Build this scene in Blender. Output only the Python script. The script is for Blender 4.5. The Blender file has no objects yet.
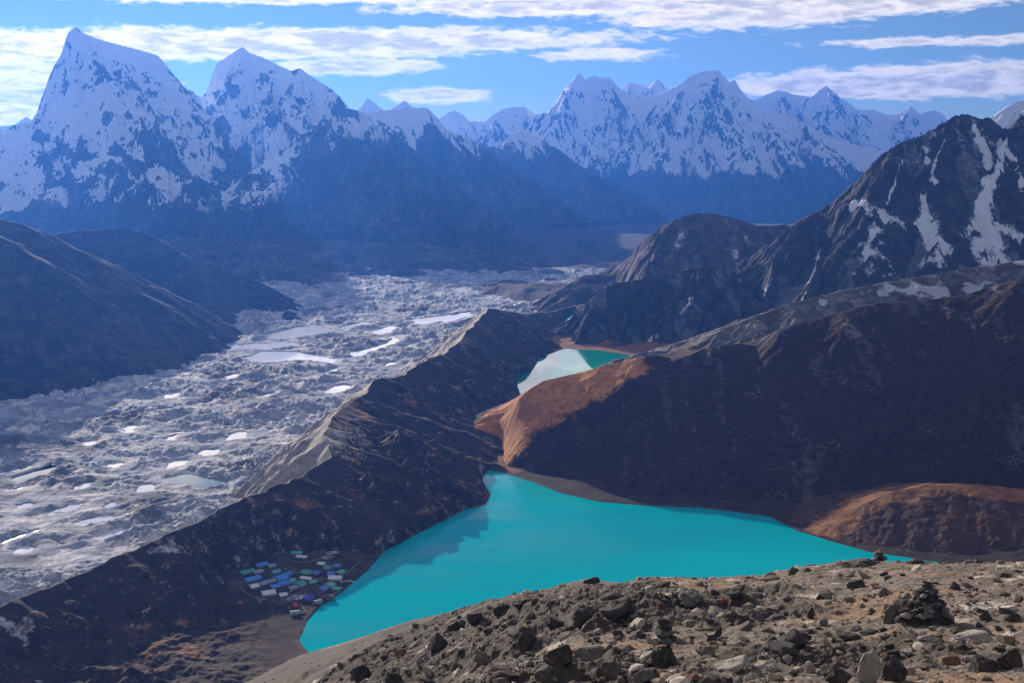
import bpy, math, random, time
import numpy as np
from mathutils import Vector, Matrix
T0 = time.time()
C = bpy.context.scene.collection
SC = bpy.context.scene
RND = random.Random(7)
F32 = np.float32
# ------------------------------------------------------------------ camera maths
FPX, CXP, CYP = 1130.0, 512.0, 341.5
PITCH = math.radians(10.1)
CP, SP = math.cos(PITCH), math.sin(PITCH)
CAMZ = 600.0
def tanz(py):
    u = (CYP - np.asarray(py, float)) / FPX
    return (u*CP - SP) / (CP + u*SP)
def hfac(py):                      # camera-depth per metre of y
    u = (CYP - np.asarray(py, float)) / FPX
    return 1.0 / (CP + u*SP)
def P(px, py, y):                  # pixel + forward distance -> world point
    return ((px-CXP)/FPX * y * float(hfac(py)), float(y), CAMZ + y*float(tanz(py)))
def PZ(px, py, z=0.0):             # pixel + height -> world point
    return P(px, py, (z-CAMZ)/float(tanz(py)))
def pts(L): return np.array([P(*q) for q in L], float)
def poly(L, z=0.0): return np.array([PZ(a, b, z)[:2] for a, b in L], float)

# ------------------------------------------------------------------ noise
def _perm(seed):
    r = np.random.RandomState(seed); p = r.permutation(1024).astype(np.int32)
    return np.concatenate([p, p])
_PC = {}
def perm(seed):
    if seed not in _PC: _PC[seed] = _perm(seed)
    return _PC[seed]
_ang = np.linspace(0, 2*np.pi, 64, endpoint=False)
_GX, _GY = np.cos(_ang).astype(F32), np.sin(_ang).astype(F32)
def perlin(x, y, seed=0):
    p = perm(seed)
    xi = np.floor(x).astype(np.int32); yi = np.floor(y).astype(np.int32)
    xf = (x-xi).astype(F32); yf = (y-yi).astype(F32)
    xi &= 1023; yi &= 1023; xj = (xi+1) & 1023; yj = (yi+1) & 1023
    u = xf*xf*xf*(xf*(xf*6-15)+10); v = yf*yf*yf*(yf*(yf*6-15)+10)
    def g(a, b, dx, dy):
        h = p[p[a]+b] & 63
        return _GX[h]*dx + _GY[h]*dy
    n00 = g(xi, yi, xf, yf); n10 = g(xj, yi, xf-1, yf)
    n01 = g(xi, yj, xf, yf-1); n11 = g(xj, yj, xf-1, yf-1)
    a = n00+u*(n10-n00); b = n01+u*(n11-n01)
    return (a+v*(b-a))*1.5
def fbm(x, y, wl, octv=5, gain=.5, seed=0):
    s = 0; a = 1.0; n = 0; f = 1.0/wl
    for o in range(octv):
        s = s + a*perlin(x*f+o*17.3, y*f-o*9.1, seed+o); n += a; a *= gain; f *= 2.03
    return s/n
def ridged(x, y, wl, octv=5, gain=.5, seed=0):
    s = 0; a = 1.0; n = 0; f = 1.0/wl; w = 1.0
    for o in range(octv):
        r = 1-np.abs(perlin(x*f+o*11.7, y*f+o*5.3, seed+o)); r = r*r
        s = s + a*r*w; w = np.clip(r*1.6, 0, 1); n += a; a *= gain; f *= 2.07
    return s/n
def billow(x, y, wl, octv=5, gain=.5, seed=0):
    s = 0; a = 1.0; n = 0; f = 1.0/wl
    for o in range(octv):
        s = s + a*np.abs(perlin(x*f+o*3.7, y*f+o*8.3, seed+o)); n += a; a *= gain; f *= 2.05
    return s/n*2-0.5
def sstep(a, b, x):
    t = np.clip((x-a)/(b-a), 0, 1); return t*t*(3-2*t)
def gullies(X, Y, gx, gy, cell, octv=4, amp=.12, gain=.5, seed=3):
    """slope-following ribs and gullies; returns height offset (positive ribs, negative gullies)"""
    H = np.zeros_like(X, F32); hx = gx.astype(F32).copy(); hy = gy.astype(F32).copy()
    p = perm(seed); a = amp*cell; f = 1.0/cell
    for o in range(octv):
        m = np.sqrt(hx*hx+hy*hy)+1e-4
        wgt = sstep(.12, .55, m)
        dx, dy = hy/m, -hx/m
        x = (X*f+o*7.7).astype(np.float64); y = (Y*f-o*3.1).astype(np.float64)
        xi = np.floor(x).astype(np.int32); yi = np.floor(y).astype(np.int32)
        xf = (x-xi).astype(F32); yf = (y-yi).astype(F32)
        S = np.zeros_like(H); D = np.zeros_like(H); W = np.full_like(H, 1e-4)
        for i in (-1, 0, 1):
            for j in (-1, 0, 1):
                h = p[p[(xi+i) & 1023]+((yi+j) & 1023)]
                jx = (h & 31)/31.0*.8+.1; jy = ((h >> 5) & 31)/31.0*.8+.1
                qx = xf-i-jx.astype(F32); qy = yf-j-jy.astype(F32)
                w = np.exp(-2.6*(qx*qx+qy*qy))
                ph = (qx*dx+qy*dy)*6.283+(h & 7)*.4
                S += w*np.cos(ph); D += w*-np.sin(ph); W += w
        S /= W; D /= W
        H += a*wgt*S
        k = a*f*6.283*wgt*D
        hx += k*dx; hy += k*dy
        a *= gain; f *= 2.0
    return H

# ------------------------------------------------------------------ ridge "tents"
def tent(X, Y, lines, wob=0.0, wl=400, seed=11):
    """lines: list of (pts Nx3, steep_near, steep_far, L[, extra]); height = max over them"""
    if wob:
        X = X+wob*fbm(X, Y, wl, 3, seed=seed); Y = Y+wob*fbm(X, Y, wl, 3, seed=seed+40)
    H = np.full(X.shape, -1e5, float)
    for ln in lines:
        q, s0, s1, L = ln[:4]
        best = np.full(X.shape, -1e5, float)
        for a, b in zip(q[:-1], q[1:]):
            vx, vy = b[0]-a[0], b[1]-a[1]; n = vx*vx+vy*vy+1e-9
            t = np.clip(((X-a[0])*vx+(Y-a[1])*vy)/n, 0, 1)
            d = np.hypot(X-a[0]-t*vx, Y-a[1]-t*vy)
            z = a[2]+t*(b[2]-a[2])-(s1*d+(s0-s1)*L*(1-np.exp(-d/L)))
            best = np.maximum(best, z)
        H = np.maximum(H, best)
    return H
def crest(X, Y, q, S0, S1, L, wob=0, wl=250, seed=80):
    if wob:
        X = X+wob*fbm(X, Y, wl, 3, seed=seed); Y = Y+wob*fbm(X, Y, wl, 3, seed=seed+40)
    Dm = np.full(X.shape, 1e9); hs = []
    for i in range(len(q)-1):
        a, b = q[i], q[i+1]; vx, vy = b[0]-a[0], b[1]-a[1]; n = math.hypot(vx, vy)
        t = np.clip(((X-a[0])*vx+(Y-a[1])*vy)/(n*n+1e-9), 0, 1)
        d = np.hypot(X-a[0]-t*vx, Y-a[1]-t*vy); s0 = S0[i]+t*(S0[i+1]-S0[i]); s1 = S1[i]+t*(S1[i+1]-S1[i])
        hs.append((d, a[2]+t*(b[2]-a[2])-(s1*d+(s0-s1)*L*(1-np.exp(-d/L))), n)); Dm = np.minimum(Dm, d)
    H = 0; W = 0; k = 12+Dm*.22
    for d, z, n in hs:
        w = n*np.exp(-(d-Dm)/k); H = H+w*z; W = W+w
    return H/W
def poly_sd(X, Y, pg):
    """signed distance, negative inside"""
    d = np.full(X.shape, 1e9); ins = np.zeros(X.shape, bool)
    n = len(pg)
    for i in range(n):
        a = pg[i]; b = pg[(i+1) % n]
        vx, vy = b[0]-a[0], b[1]-a[1]
        t = np.clip(((X-a[0])*vx+(Y-a[1])*vy)/(vx*vx+vy*vy+1e-9), 0, 1)
        d = np.minimum(d, np.hypot(X-a[0]-t*vx, Y-a[1]-t*vy))
        c = ((a[1] > Y) != (b[1] > Y))
        with np.errstate(divide='ignore', invalid='ignore'):
            xi = a[0]+(Y-a[1])*vx/(vy if vy else 1e-9)
        ins ^= c & (X < xi)
    return np.where(ins, -d, d)
def line_d(X, Y, q):
    d = np.full(X.shape, 1e9); T = np.zeros(X.shape); n = len(q)-1
    for i in range(n):
        a, b = q[i], q[i+1]
        vx, vy = b[0]-a[0], b[1]-a[1]
        t = np.clip(((X-a[0])*vx+(Y-a[1])*vy)/(vx*vx+vy*vy+1e-9), 0, 1)
        e = np.hypot(X-a[0]-t*vx, Y-a[1]-t*vy)
        m = e < d; d = np.where(m, e, d); T = np.where(m, (i+t)/n, T)
    return d, T

# ------------------------------------------------------------------ terrain patches
class Patch:
    def __init__(s, u0, u1, nu, ys):
        s.u = np.linspace(u0, u1, nu); s.y = np.asarray(ys, float)
        s.Y, s.U = np.meshgrid(s.y, s.u, indexing='ij')
        s.X = s.U*s.Y; s.Z = None; s.keep = None
    def grad(s, Z):
        Hy, Hu = np.gradient(Z, s.y, s.u)
        hx = Hu/s.Y; return hx, Hy-hx*s.U
    def slope(s):
        gx, gy = s.grad(s.Z); return np.hypot(gx, gy)
    def zat(s, x, y):
        fi = np.interp(y, s.y, np.arange(len(s.y))); fj = (x/y-s.u[0])/(s.u[1]-s.u[0])
        i = int(np.clip(fi, 0, len(s.y)-2)); j = int(np.clip(fj, 0, len(s.u)-2)); a = fi-i; b = fj-j
        Z = s.Z
        return float((Z[i, j]*(1-a)+Z[i+1, j]*a)*(1-b)+(Z[i, j+1]*(1-a)+Z[i+1, j+1]*a)*b)
    def hit(s, px, py, ymin=0):
        """first surface point seen through a pixel"""
        t = float(tanz(py)); ux = (px-CXP)/FPX*float(hfac(py))
        j = (ux-s.u[0])/(s.u[1]-s.u[0]); j = int(np.clip(round(j), 0, len(s.u)-1))
        z = s.Z[:, j]; m = np.where((z >= CAMZ+s.y*t) & (s.y >= ymin))[0]
        if len(m) == 0: return None
        i = m[0]
        if i > 0:
            f0 = s.Z[i-1, j]-CAMZ-s.y[i-1]*t; f1 = s.Z[i, j]-CAMZ-s.y[i]*t
            k = -f0/(f1-f0) if f1 != f0 else 0
            y = s.y[i-1]+k*(s.y[i]-s.y[i-1]); zz = s.Z[i-1, j]+k*(s.Z[i, j]-s.Z[i-1, j])
        else: y, zz = s.y[0], s.Z[0, j]
        return (ux*y, y, zz)
    def build(s, name, mat, masks=None, drop=None, label=None):
        ny, nu = s.Z.shape
        co = np.stack([s.X, s.Y, s.Z], -1).reshape(-1, 3)
        i = np.arange((ny-1)*nu).reshape(ny-1, nu)[:, :-1]
        q = np.stack([i, i+1, i+nu+1, i+nu], -1).reshape(-1, 4)
        if drop is not None:
            k = ~drop.reshape(-1); q = q[k[q].any(1)]
            used = np.zeros(len(co), bool); used[q.ravel()] = True
            remap = np.cumsum(used)-1; co = co[used]; q = remap[q]
            if masks is not None: masks = [m.reshape(-1)[used] for m in masks]
        me = bpy.data.meshes.new(name)
        mesh_from(me, co, q)
        if masks is not None:
            att = me.attributes.new('masks', 'FLOAT_COLOR', 'POINT')
            v = np.ones((len(co), 4), F32)
            for c, m in enumerate(masks): v[:, c] = np.asarray(m, F32).reshape(-1)
            att.data.foreach_set('color', v.ravel())
        me.materials.append(mat)
        o = bpy.data.objects.new(name, me); C.objects.link(o); o['kind'] = 'structure'
        if label: o['label'] = label
        print('%s %d faces  t=%.1f' % (name, len(q), time.time()-T0)); return o
def mesh_from(me, co, q, smooth=True):
    n, m = q.shape
    me.vertices.add(len(co)); me.vertices.foreach_set('co', np.asarray(co, F32).ravel())
    me.loops.add(n*m); me.loops.foreach_set('vertex_index', q.astype(np.int32).ravel())
    me.polygons.add(n); me.polygons.foreach_set('loop_start', np.arange(0, n*m, m, dtype=np.int32))
    me.polygons.foreach_set('use_smooth', np.full(n, smooth))
    me.update(calc_edges=True)

# ------------------------------------------------------------------ materials
class NT:
    def __init__(s, name):
        s.m = bpy.data.materials.new(name); s.m.use_nodes = True
        s.t = s.m.node_tree; s.n = s.t.nodes; s.n.clear()
        s.out = s.n.new('ShaderNodeOutputMaterial')
    def new(s, typ, ins=None, **kw):
        nd = s.n.new(typ)
        for k, v in kw.items(): setattr(nd, k, v)
        for k, v in (ins or {}).items():
            if hasattr(v, 'is_output'): s.t.links.new(v, nd.inputs[k])
            else: nd.inputs[k].default_value = v
        return nd
    def math(s, op, a, b=0.0, clamp=False):
        return s.new('ShaderNodeMath', {0: a, 1: b}, operation=op, use_clamp=clamp).outputs[0]
    def ramp(s, x, a, b, lo=0.0, hi=1.0):
        return s.new('ShaderNodeMapRange', {0: x, 1: a, 2: b, 3: lo, 4: hi}, interpolation_type='SMOOTHSTEP').outputs[0]
    def mix(s, f, a, b):
        nd = s.n.new('ShaderNodeMix'); nd.data_type = 'RGBA'
        for k, v in ((0, f), (6, a), (7, b)):
            if hasattr(v, 'is_output'): s.t.links.new(v, nd.inputs[k])
            else: nd.inputs[k].default_value = v if k == 0 else (*v[:3], 1)
        return nd.outputs[2]
    def noise(s, scale, detail=6, rough=.55, vec=None, dist=0.0):
        ins = {'Scale': scale, 'Detail': detail, 'Roughness': rough, 'Distortion': dist}
        if vec is not None: ins['Vector'] = vec
        return s.new('ShaderNodeTexNoise', ins).outputs['Fac']
def terrain_mat(name, base, c1, c2, snow, wl=60.0, bump=3.0, var=.45, rough=.92, kn=.5, soft=.18, snow_var=.1, speck=None, squash=False):
    """four ground covers mixed by the mesh's cover masks with broken edges"""
    t = NT(name)
    geo = t.new('ShaderNodeNewGeometry').outputs['Position']
    att = t.new('ShaderNodeAttribute', attribute_name='masks')
    sep = t.new('ShaderNodeSeparateColor', {0: att.outputs['Color']})
    if squash: geo = t.new('ShaderNodeMapping', {0: geo, 3: (1, 1, .4)}).outputs[0]
    nA = t.noise(1/wl, 8, .62, geo); nB = t.noise(5/wl, 5, .6, geo)
    nd = t.math('ADD', t.math('MULTIPLY', t.math('SUBTRACT', nA, .5), kn*1.6), t.math('MULTIPLY', t.math('SUBTRACT', nB, .5), kn))
    def edge(ch): return t.ramp(t.math('ADD', sep.outputs[ch], nd), .5-soft, .5+soft)
    vv = t.ramp(t.math('ADD', t.math('MULTIPLY', nA, .6), t.math('MULTIPLY', nB, .4)), .33, .67)
    def vary(c, k=var): return t.mix(vv, tuple(x*(1-k) for x in c), tuple(x*(1+k) for x in c))
    col = vary(base)
    col = t.mix(edge(0), col, vary(c1)); col = t.mix(edge(1), col, vary(c2))
    if speck:
        vo = t.new('ShaderNodeTexVoronoi', {'Vector': geo, 'Scale': speck[1]}).outputs['Distance']
        dens = t.noise(speck[1]/12, 3, .5, geo)
        sp = t.ramp(t.math('SUBTRACT', vo, t.math('MULTIPLY', t.ramp(dens, .45, .75), .3)), .04, -.06)
        col = t.mix(sp, col, speck[0])
    sn = edge(2)
    col = t.mix(sn, col, vary(snow, snow_var))
    h = t.math('ADD', t.math('MULTIPLY', nA, .6), t.math('MULTIPLY', nB, .35))
    bp = t.new('ShaderNodeBump', {'Strength': .8, 'Distance': bump, 'Height': h})
    b = t.new('ShaderNodeBsdfPrincipled', {'Base Color': col, 'Roughness': rough, 'Normal': bp.outputs[0], 'Specular IOR Level': .2})
    t.t.links.new(b.outputs[0], t.out.inputs[0]); return t.m
def water_mat(name, col, rough=.08, bump=.03, wl=6.0, spec=.5, deep=None):
    t = NT(name)
    geo = t.new('ShaderNodeNewGeometry').outputs['Position']
    nA = t.noise(1/wl, 4, .5, geo); nL = t.noise(1/200., 4, .55, t.new('ShaderNodeMapping', {0: geo, 2: (0, 0, .5), 3: (.35, 1.4, 1)}).outputs[0])
    bp = t.new('ShaderNodeBump', {'Strength': .6, 'Distance': bump, 'Height': nA})
    c = t.mix(t.ramp(nL, .35, .65), col, deep or tuple(x*.85 for x in col))
    b = t.new('ShaderNodeBsdfPrincipled', {'Base Color': c, 'Roughness': t.ramp(nL, .4, .62, rough*.6, rough*2.0), 'Normal': bp.outputs[0], 'IOR': 1.33, 'Specular IOR Level': spec})
    t.t.links.new(b.outputs[0], t.out.inputs[0]); return t.m
def plain_mat(name, c, rough=.8, var=.25, scale=1.0, metal=0.0, bump=.0):
    t = NT(name)
    tc = t.new('ShaderNodeTexCoord').outputs['Object']
    n = t.noise(scale, 5, .6, tc)
    col = t.mix(t.ramp(n, .3, .7), tuple(x*(1-var) for x in c), tuple(min(1, x*(1+var)) for x in c))
    ins = {'Base Color': col, 'Roughness': rough, 'Metallic': metal}
    if bump: ins['Normal'] = t.new('ShaderNodeBump', {'Strength': .7, 'Distance': bump, 'Height': n}).outputs[0]
    b = t.new('ShaderNodeBsdfPrincipled', ins)
    t.t.links.new(b.outputs[0], t.out.inputs[0]); return t.m

#@@ WORLD
# ------------------------------------------------------------------ camera, sun, sky, render set-up
cam = bpy.data.cameras.new('camera'); cam.sensor_width = 36; cam.lens = FPX/1024*36
cam.clip_start = .5; cam.clip_end = 200000
co = bpy.data.objects.new('camera', cam); C.objects.link(co); co.location = (0, 0, CAMZ)
co.rotation_euler = (math.radians(90)-PITCH, 0, 0); SC.camera = co
SUN_AZ, SUN_EL = math.radians(-26), math.radians(15)       # azimuth from +y, left is negative
sd = Vector((math.sin(SUN_AZ)*math.cos(SUN_EL), math.cos(SUN_AZ)*math.cos(SUN_EL), math.sin(SUN_EL)))
sl = bpy.data.lights.new('sun', 'SUN'); sl.energy = 5.0; sl.angle = math.radians(.53); sl.color = (1, .86, .7)
so = bpy.data.objects.new('sun', sl); C.objects.link(so); so.rotation_euler = sd.to_track_quat('Z', 'Y').to_euler(); so.location = (0, 0, 5000)
W = bpy.data.worlds.new('World'); SC.world = W; W.use_nodes = True
def build_world():
    t = NT.__new__(NT); t.t = W.node_tree; t.n = t.t.nodes; t.n.clear()
    out = t.n.new('ShaderNodeOutputWorld')
    sky = t.new('ShaderNodeTexSky', sky_type='NISHITA'); sky.sun_disc = False
    sky.sun_elevation = SUN_EL; sky.sun_rotation = SUN_AZ; sky.altitude = 5300
    sky.air_density = 1.25; sky.dust_density = .25; sky.ozone_density = 3.2
    g = t.new('ShaderNodeTexCoord').outputs['Generated']
    s = t.new('ShaderNodeSeparateXYZ', {0: g}); x, y, z = s.outputs
    el = t.math('MULTIPLY', t.math('ARCSINE', z), 57.2958)
    az = t.math('MULTIPLY', t.math('ARCTAN2', x, y), 57.2958)
    # cloud streets stretched along the horizon, plus unseen bands added for light; (centre elevation, slope with azimuth, half width, az centre, az half width, weight)
    cv = t.new('ShaderNodeCombineXYZ', {0: t.math('MULTIPLY', az, .13), 1: t.math('MULTIPLY', el, 1.0), 2: 3.7}).outputs[0]
    n1 = t.noise(1.0, 7, .6, cv, .4); 
    cv2 = t.new('ShaderNodeCombineXYZ', {0: t.math('MULTIPLY', az, .85), 1: t.math('MULTIPLY', el, 2.7), 2: 1.3}).outputs[0]
    n2 = t.noise(1.0, 6, .62, cv2, .3)
    n = t.math('ADD', t.math('MULTIPLY', n1, .45), t.math('MULTIPLY', n2, .55))
    cov = None
    for c0, k, w, a0, aw, wt in BANDS:
        e = t.math('DIVIDE', t.math('SUBTRACT', el, t.math('ADD', t.math('MULTIPLY', az, k), c0-0)), w)
        e = t.math('POWER', 2.718, t.math('MULTIPLY', t.math('MULTIPLY', e, e), -1))
        a = t.math('DIVIDE', t.math('SUBTRACT', az, a0), aw)
        a = t.math('POWER', 2.718, t.math('MULTIPLY', t.math('MULTIPLY', a, a), -1))
        v = t.math('MULTIPLY', t.math('MULTIPLY', e, a), wt)
        cov = v if cov is None else t.math('MAXIMUM', cov, v)
    f = t.math('ADD', n, t.math('MULTIPLY', cov, .42))
    m = t.ramp(f, .66, .86)
    n3 = t.noise(1.7, 5, .6, t.new('ShaderNodeCombineXYZ', {0: t.math('MULTIPLY', az, .35), 1: t.math('MULTIPLY', el, 1.4), 2: 9.1}).outputs[0], .5)
    thick = t.math('MULTIPLY', t.ramp(f, .74, .95), t.ramp(n3, .36, .62, .15, 1.0))
    glow = t.math('POWER', 2.718, t.math('MULTIPLY', t.math('ABSOLUTE', t.math('ADD', az, 30)), -.05))
    lit = t.mix(glow, CLOUD_LIT, CLOUD_WARM); dark = t.mix(glow, CLOUD_DARK, CLOUD_DARKW)
    cc = t.mix(t.math('MULTIPLY', thick, .8), lit, dark)
    up = t.math('SUBTRACT', t.math('ADD', t.ramp(el, 7.6, 10.5), 1.0), t.ramp(el, 18, 26, 0, 1.25))  # brightens unseen clouds above the frame for pond reflections, dims the overhead fill
    cc = t.new('ShaderNodeVectorMath', {0: cc, 3: up}, operation='SCALE').outputs[0]
    col = t.mix(t.math('MULTIPLY', m, .93), sky.outputs[0], cc)
    bg = t.new('ShaderNodeBackground', {0: col, 1: .056})
    t.t.links.new(bg.outputs[0], out.inputs[0])
BANDS = [(6.9, .0, .5, -17, 13, 1.7), (6.4, .01, .5, 2, 9, 1.3), (4.9, .03, .8, -14, 20, 1.45), (2.2, .0, 1.5, -28, 9, 1.9), (3.6, .01, .45, -8, 5, 1.3), (6.0, .03, 1.1, 14, 11, 1.5),
         (2.2, .0, .45, -3.5, 3, 1.4), (2.5, .01, .8, 20, 10, 1.5), (4.5, .0, .35, 20, 8, 1.0), (4.1, .0, .4, 4, 4, 1.0), (12, 0, 4.0, -10, 30, 2.0), (42, 0, 14, 0, 900, 1.15)]  # last two bands lie out of view, added for pond reflections and shade fill
CLOUD_LIT, CLOUD_WARM = (17, 15.5, 13.8), (30, 23, 14.5)
CLOUD_DARK, CLOUD_DARKW = (6.0, 5.9, 5.8), (8.6, 7.2, 5.8)
build_world()
vs = SC.view_settings; vs.view_transform = 'Standard'; vs.look = 'None'; vs.gamma = 1; vs.use_curve_mapping = False; vs.exposure = 0.54
cy = SC.cycles; cy.use_denoising = True; cy.max_bounces = 4; cy.diffuse_bounces = 2; cy.glossy_bounces = 2; cy.volume_bounces = 0; cy.transmission_bounces = 1
cy.use_adaptive_sampling = True; cy.adaptive_threshold = .01
try: cy.denoiser = 'OPENIMAGEDENOISE'
except Exception: pass
def build_haze():
    t = NT('haze_air')
    v = t.new('ShaderNodeVolumePrincipled', {'Color': HAZE_COL, 'Density': HAZE_D, 'Anisotropy': HAZE_G})
    v.inputs['Density Attribute'].default_value = ''
    t.t.links.new(v.outputs[0], t.out.inputs['Volume'])
    x0, x1, y0, y1, z0, z1 = -16500, 16500, -300, 22500, -1500, 1800
    co_ = np.array([(x, y, z) for x in (x0, x1) for y in (y0, y1) for z in (z0, z1)])
    q = np.array([(0, 1, 3, 2), (4, 6, 7, 5), (0, 4, 5, 1), (2, 3, 7, 6), (0, 2, 6, 4), (1, 5, 7, 3)])
    me = bpy.data.meshes.new('haze'); mesh_from(me, co_, q, False); me.materials.append(t.m)
    o = bpy.data.objects.new('haze', me); C.objects.link(o); o['kind'] = 'stuff'
HAZE_COL, HAZE_D, HAZE_G = (.055, .25, 1.0, 1), 3.7e-5, .52
build_haze()
# ------------------------------------------------------------------ terrain
LAKE = poly([(300,640),(308,652),(330,668),(420,680),(700,650),(900,615),(985,590),(960,566),(905,557),(870,552),(830,541),(797,531),(770,517),(735,512),(700,508),(650,506),(600,502),(560,493),(530,481),(500,472),(486,470),(482,480),(491,496),(485,505),(465,510),(440,522),(415,535),(385,550),(368,570),(345,590),(320,607),(307,622)])
LAKE2 = poly([(511,383),(520,376),(533,368),(536,361),(546,357),(557,353),(566,349.7),(600,351.5),(637,357.6),(690,364),(690,372),(640,388),(580,400),(545,400),(524,397)])
LAKE3 = poly([(545,319),(556,316),(571,314),(575,318),(566,323),(552,324)], -30)
MOR = [(-190,700,1120),(-90,650,1210),(0,607,1320),(40,590,1370),(78,574,1420),(110,558,1470),(133,551,1500),(165,534,1550),(200,520,1600),(240,500,1680),(270,487,1740),(300,478,1790),(332,456,1870),(322,434,1960),(332,417,2050),(358,397,2200),(382,377,2350),(398,376,2400),(417,364,2500),(432,357,2600),(448,351,2700),(462,338,2850),(474,323,3100),(488,308,3350),(504,310,3500),(520,313,3600),(545,312,3900),(575,305,4300)]
MOR = [(a, b, c*(.955 if c < 1800 else .97 if c < 2100 else .985)) for a, b, c in MOR]
MORP = pts(MOR)
_q = [MORP[0]]
for a_, b_ in zip(MORP[:-1], MORP[1:]):
    for k_ in range(1, 5):
        w_ = a_+(b_-a_)*k_/4
        if k_ < 4: w_ = w_+np.array([RND.uniform(-8, 8), RND.uniform(-8, 8), RND.uniform(-3, 2.5)])*min(1, (b_[1]-a_[1])/70)
        _q.append(w_)
MORP = np.array(_q)
M_floor = (0.085, .05, .032)
def glacier_z(Y): return -40-np.clip((Y-2500)/3000, 0, 1.6)*75
# ---- ground: one sheet from below the viewpoint to the horizon
ys = np.concatenate([np.linspace(850, 1100, 30), 1/np.linspace(1/1105., 1/4600., 560), np.geomspace(4620, 16000, 150), np.geomspace(16500, 90000, 30)])
g = Patch(-.75, .75, 1150, ys)
X, Y = g.X, g.Y
d1 = poly_sd(X, Y, LAKE); d2 = poly_sd(X, Y, LAKE2); d3 = poly_sd(X, Y, LAKE3)
wob = 9*fbm(X, Y, 60, 4, seed=5)
dl = np.minimum(d1, d2)+wob*np.clip(np.abs(np.minimum(d1, d2))/60, .25, 1)
Z = np.where(dl < 0, np.maximum(dl*.25, -14), 1.2*(1-np.exp(-np.maximum(dl, 0)/3))+np.minimum(np.maximum(dl, 0)*.045, 12))
rough = sstep(5, 120, dl)
Z = Z+rough*((7+9*sstep(1500, 1300, Y))*(ridged(X, Y, 210, 5, .5, 21)-.45)+(2.2+4*sstep(1500, 1350, Y))*fbm(X, Y, 28, 5, .6, 22))
far = sstep(4200, 6500, Y)
Z = Z-far*110
l3 = np.exp(-(np.maximum(d3, 0)/120)**2)
zb = np.where(d3 < 0, -38, -28+.03*d3)
Z = Z*(1-l3)+zb*l3
Z = Z-sstep(2700, 4300, Y)*25*(1-l3)
# terraces at the foot of the high peaks
terr = sstep(5200, 7000, Y+900*fbm(X, Y, 2500, 3, seed=31)-.35*(X+2500))*(1-sstep(300, 1500, X))
Z = Z+(terr*.0-far*.35)*(110+45*fbm(X, Y, 900, 4, seed=33))
Z = Z-sstep(9000, 20000, Y)*600-sstep(20000, 90000, Y)*3000
vil = np.array(PZ(300, 578)[:2]); dv = np.hypot((X-vil[0])/1.15, Y-vil[1])
flat = 1-sstep(75, 170, dv)
Z = np.where(dl > 1, Z*(1-flat*.8)+flat*.8*(2.5+.035*np.maximum(dl, 0)), Z)
xm = np.interp(Y, MORP[:, 1], MORP[:, 0], left=MORP[0, 0]-300)
ice_ = sstep(-20, 60, xm-X)*(Y < MORP[-1, 1]); ice2 = sstep(0, 500, xm+300-(Y-MORP[-1, 1])*.5-X)*(Y >= MORP[-1, 1])
Z = Z-np.maximum(ice_, ice2)*(1-sstep(5600, 6300, Y))*170
Z = Z+sstep(3900, 4500, Y)*sstep(9000, 7500, Y)*45*(ridged(X, Y, 420, 6, .55, 36)-.4)*(1-l3)
g.Z = Z; sl_ = g.slope()
stream = np.array([PZ(a, b)[:2] for a, b in [(486,476),(476,468),(466,458),(461,449),(470,440),(482,430),(488,421),(497,412),(508,402),(517,394)]])
ds, _ = line_d(X+14*fbm(X, Y, 50, 3, seed=8), Y, stream)
Z = Z-2.0*np.exp(-(ds/10)**2)*(dl > 0); g.Z = Z
m_grass = np.clip(.0+.65*sstep(1550,2100,Y)+1.0*fbm(X, Y, 130, 4, seed=41)+.4*(Y > 2000)*(1-sstep(3000, 4000, Y)), 0, 1)*(1-sstep(3300, 4300, Y)*.9)
m_grass = m_grass*(1-sstep(2050, 1960, Y)*sstep(-60, 60, X))
m_gravel = np.maximum.reduce([1.15*np.exp(-(np.maximum(dl, 0)/7)**2), 1.1*np.exp(-(ds/11)**2), .6*flat, np.clip(sl_*1.2-.2, 0, .8), .35*(Y < 1500)*sstep(.1, .4, fbm(X, Y, 40, 4, seed=44))])
m_snow = np.clip(.05+.42*sstep(.1, .5, fbm(X, Y, 60, 4, seed=43))*(Y < 1600)*(X < -150), 0, 1)*(dl > 12)
M_GROUND = terrain_mat('dry_meadow', (.038, .026, .022), (.22, .105, .048), (.06, .05, .046), (.5, .52, .56), wl=30, bump=1.5, kn=.55, soft=.14, speck=((.3, .29, .28), .35))
g.build('ground', M_GROUND, (m_grass, m_gravel, m_snow))
def water(name, pg, z, mat, grow=14):
    c = pg.mean(0); n = len(pg); res = []
    for k in range(n):
        a, b, cc = pg[k-1], pg[k], pg[(k+1) % n]
        t1 = b-a; t2 = cc-b; nn = np.array([t1[1]+t2[1], -(t1[0]+t2[0])]); nn = nn/(np.linalg.norm(nn)+1e-9)
        res.append(b+nn*grow)
    area = sum(pg[k-1][0]*pg[k][1]-pg[k][0]*pg[k-1][1] for k in range(n))
    if area < 0: res = [2*pg[k]-res[k] for k in range(n)]
    import bmesh
    bm = bmesh.new(); f = bm.faces.new([bm.verts.new((p[0], p[1], z)) for p in res])
    f.normal_update()
    if f.normal.z < 0: f.normal_flip()
    bmesh.ops.triangulate(bm, faces=[f]); me = bpy.data.meshes.new(name); bm.to_mesh(me); bm.free()
    me.materials.append(mat); o = bpy.data.objects.new(name, me); C.objects.link(o); o['kind'] = 'structure'; return o
M_LAKE = water_mat('glacial_water', (.0, .46, .52), .1, .06, 5.0, .22, (.0, .38, .46))
M_LAKE2 = water_mat('green_glacial_water', (.0, .33, .24), .05, .02, 4.0, .6)
water('lake', LAKE, 0, M_LAKE); water('lake', LAKE2, 0, M_LAKE2); water('lake', LAKE3, -31, M_LAKE2)

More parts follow.
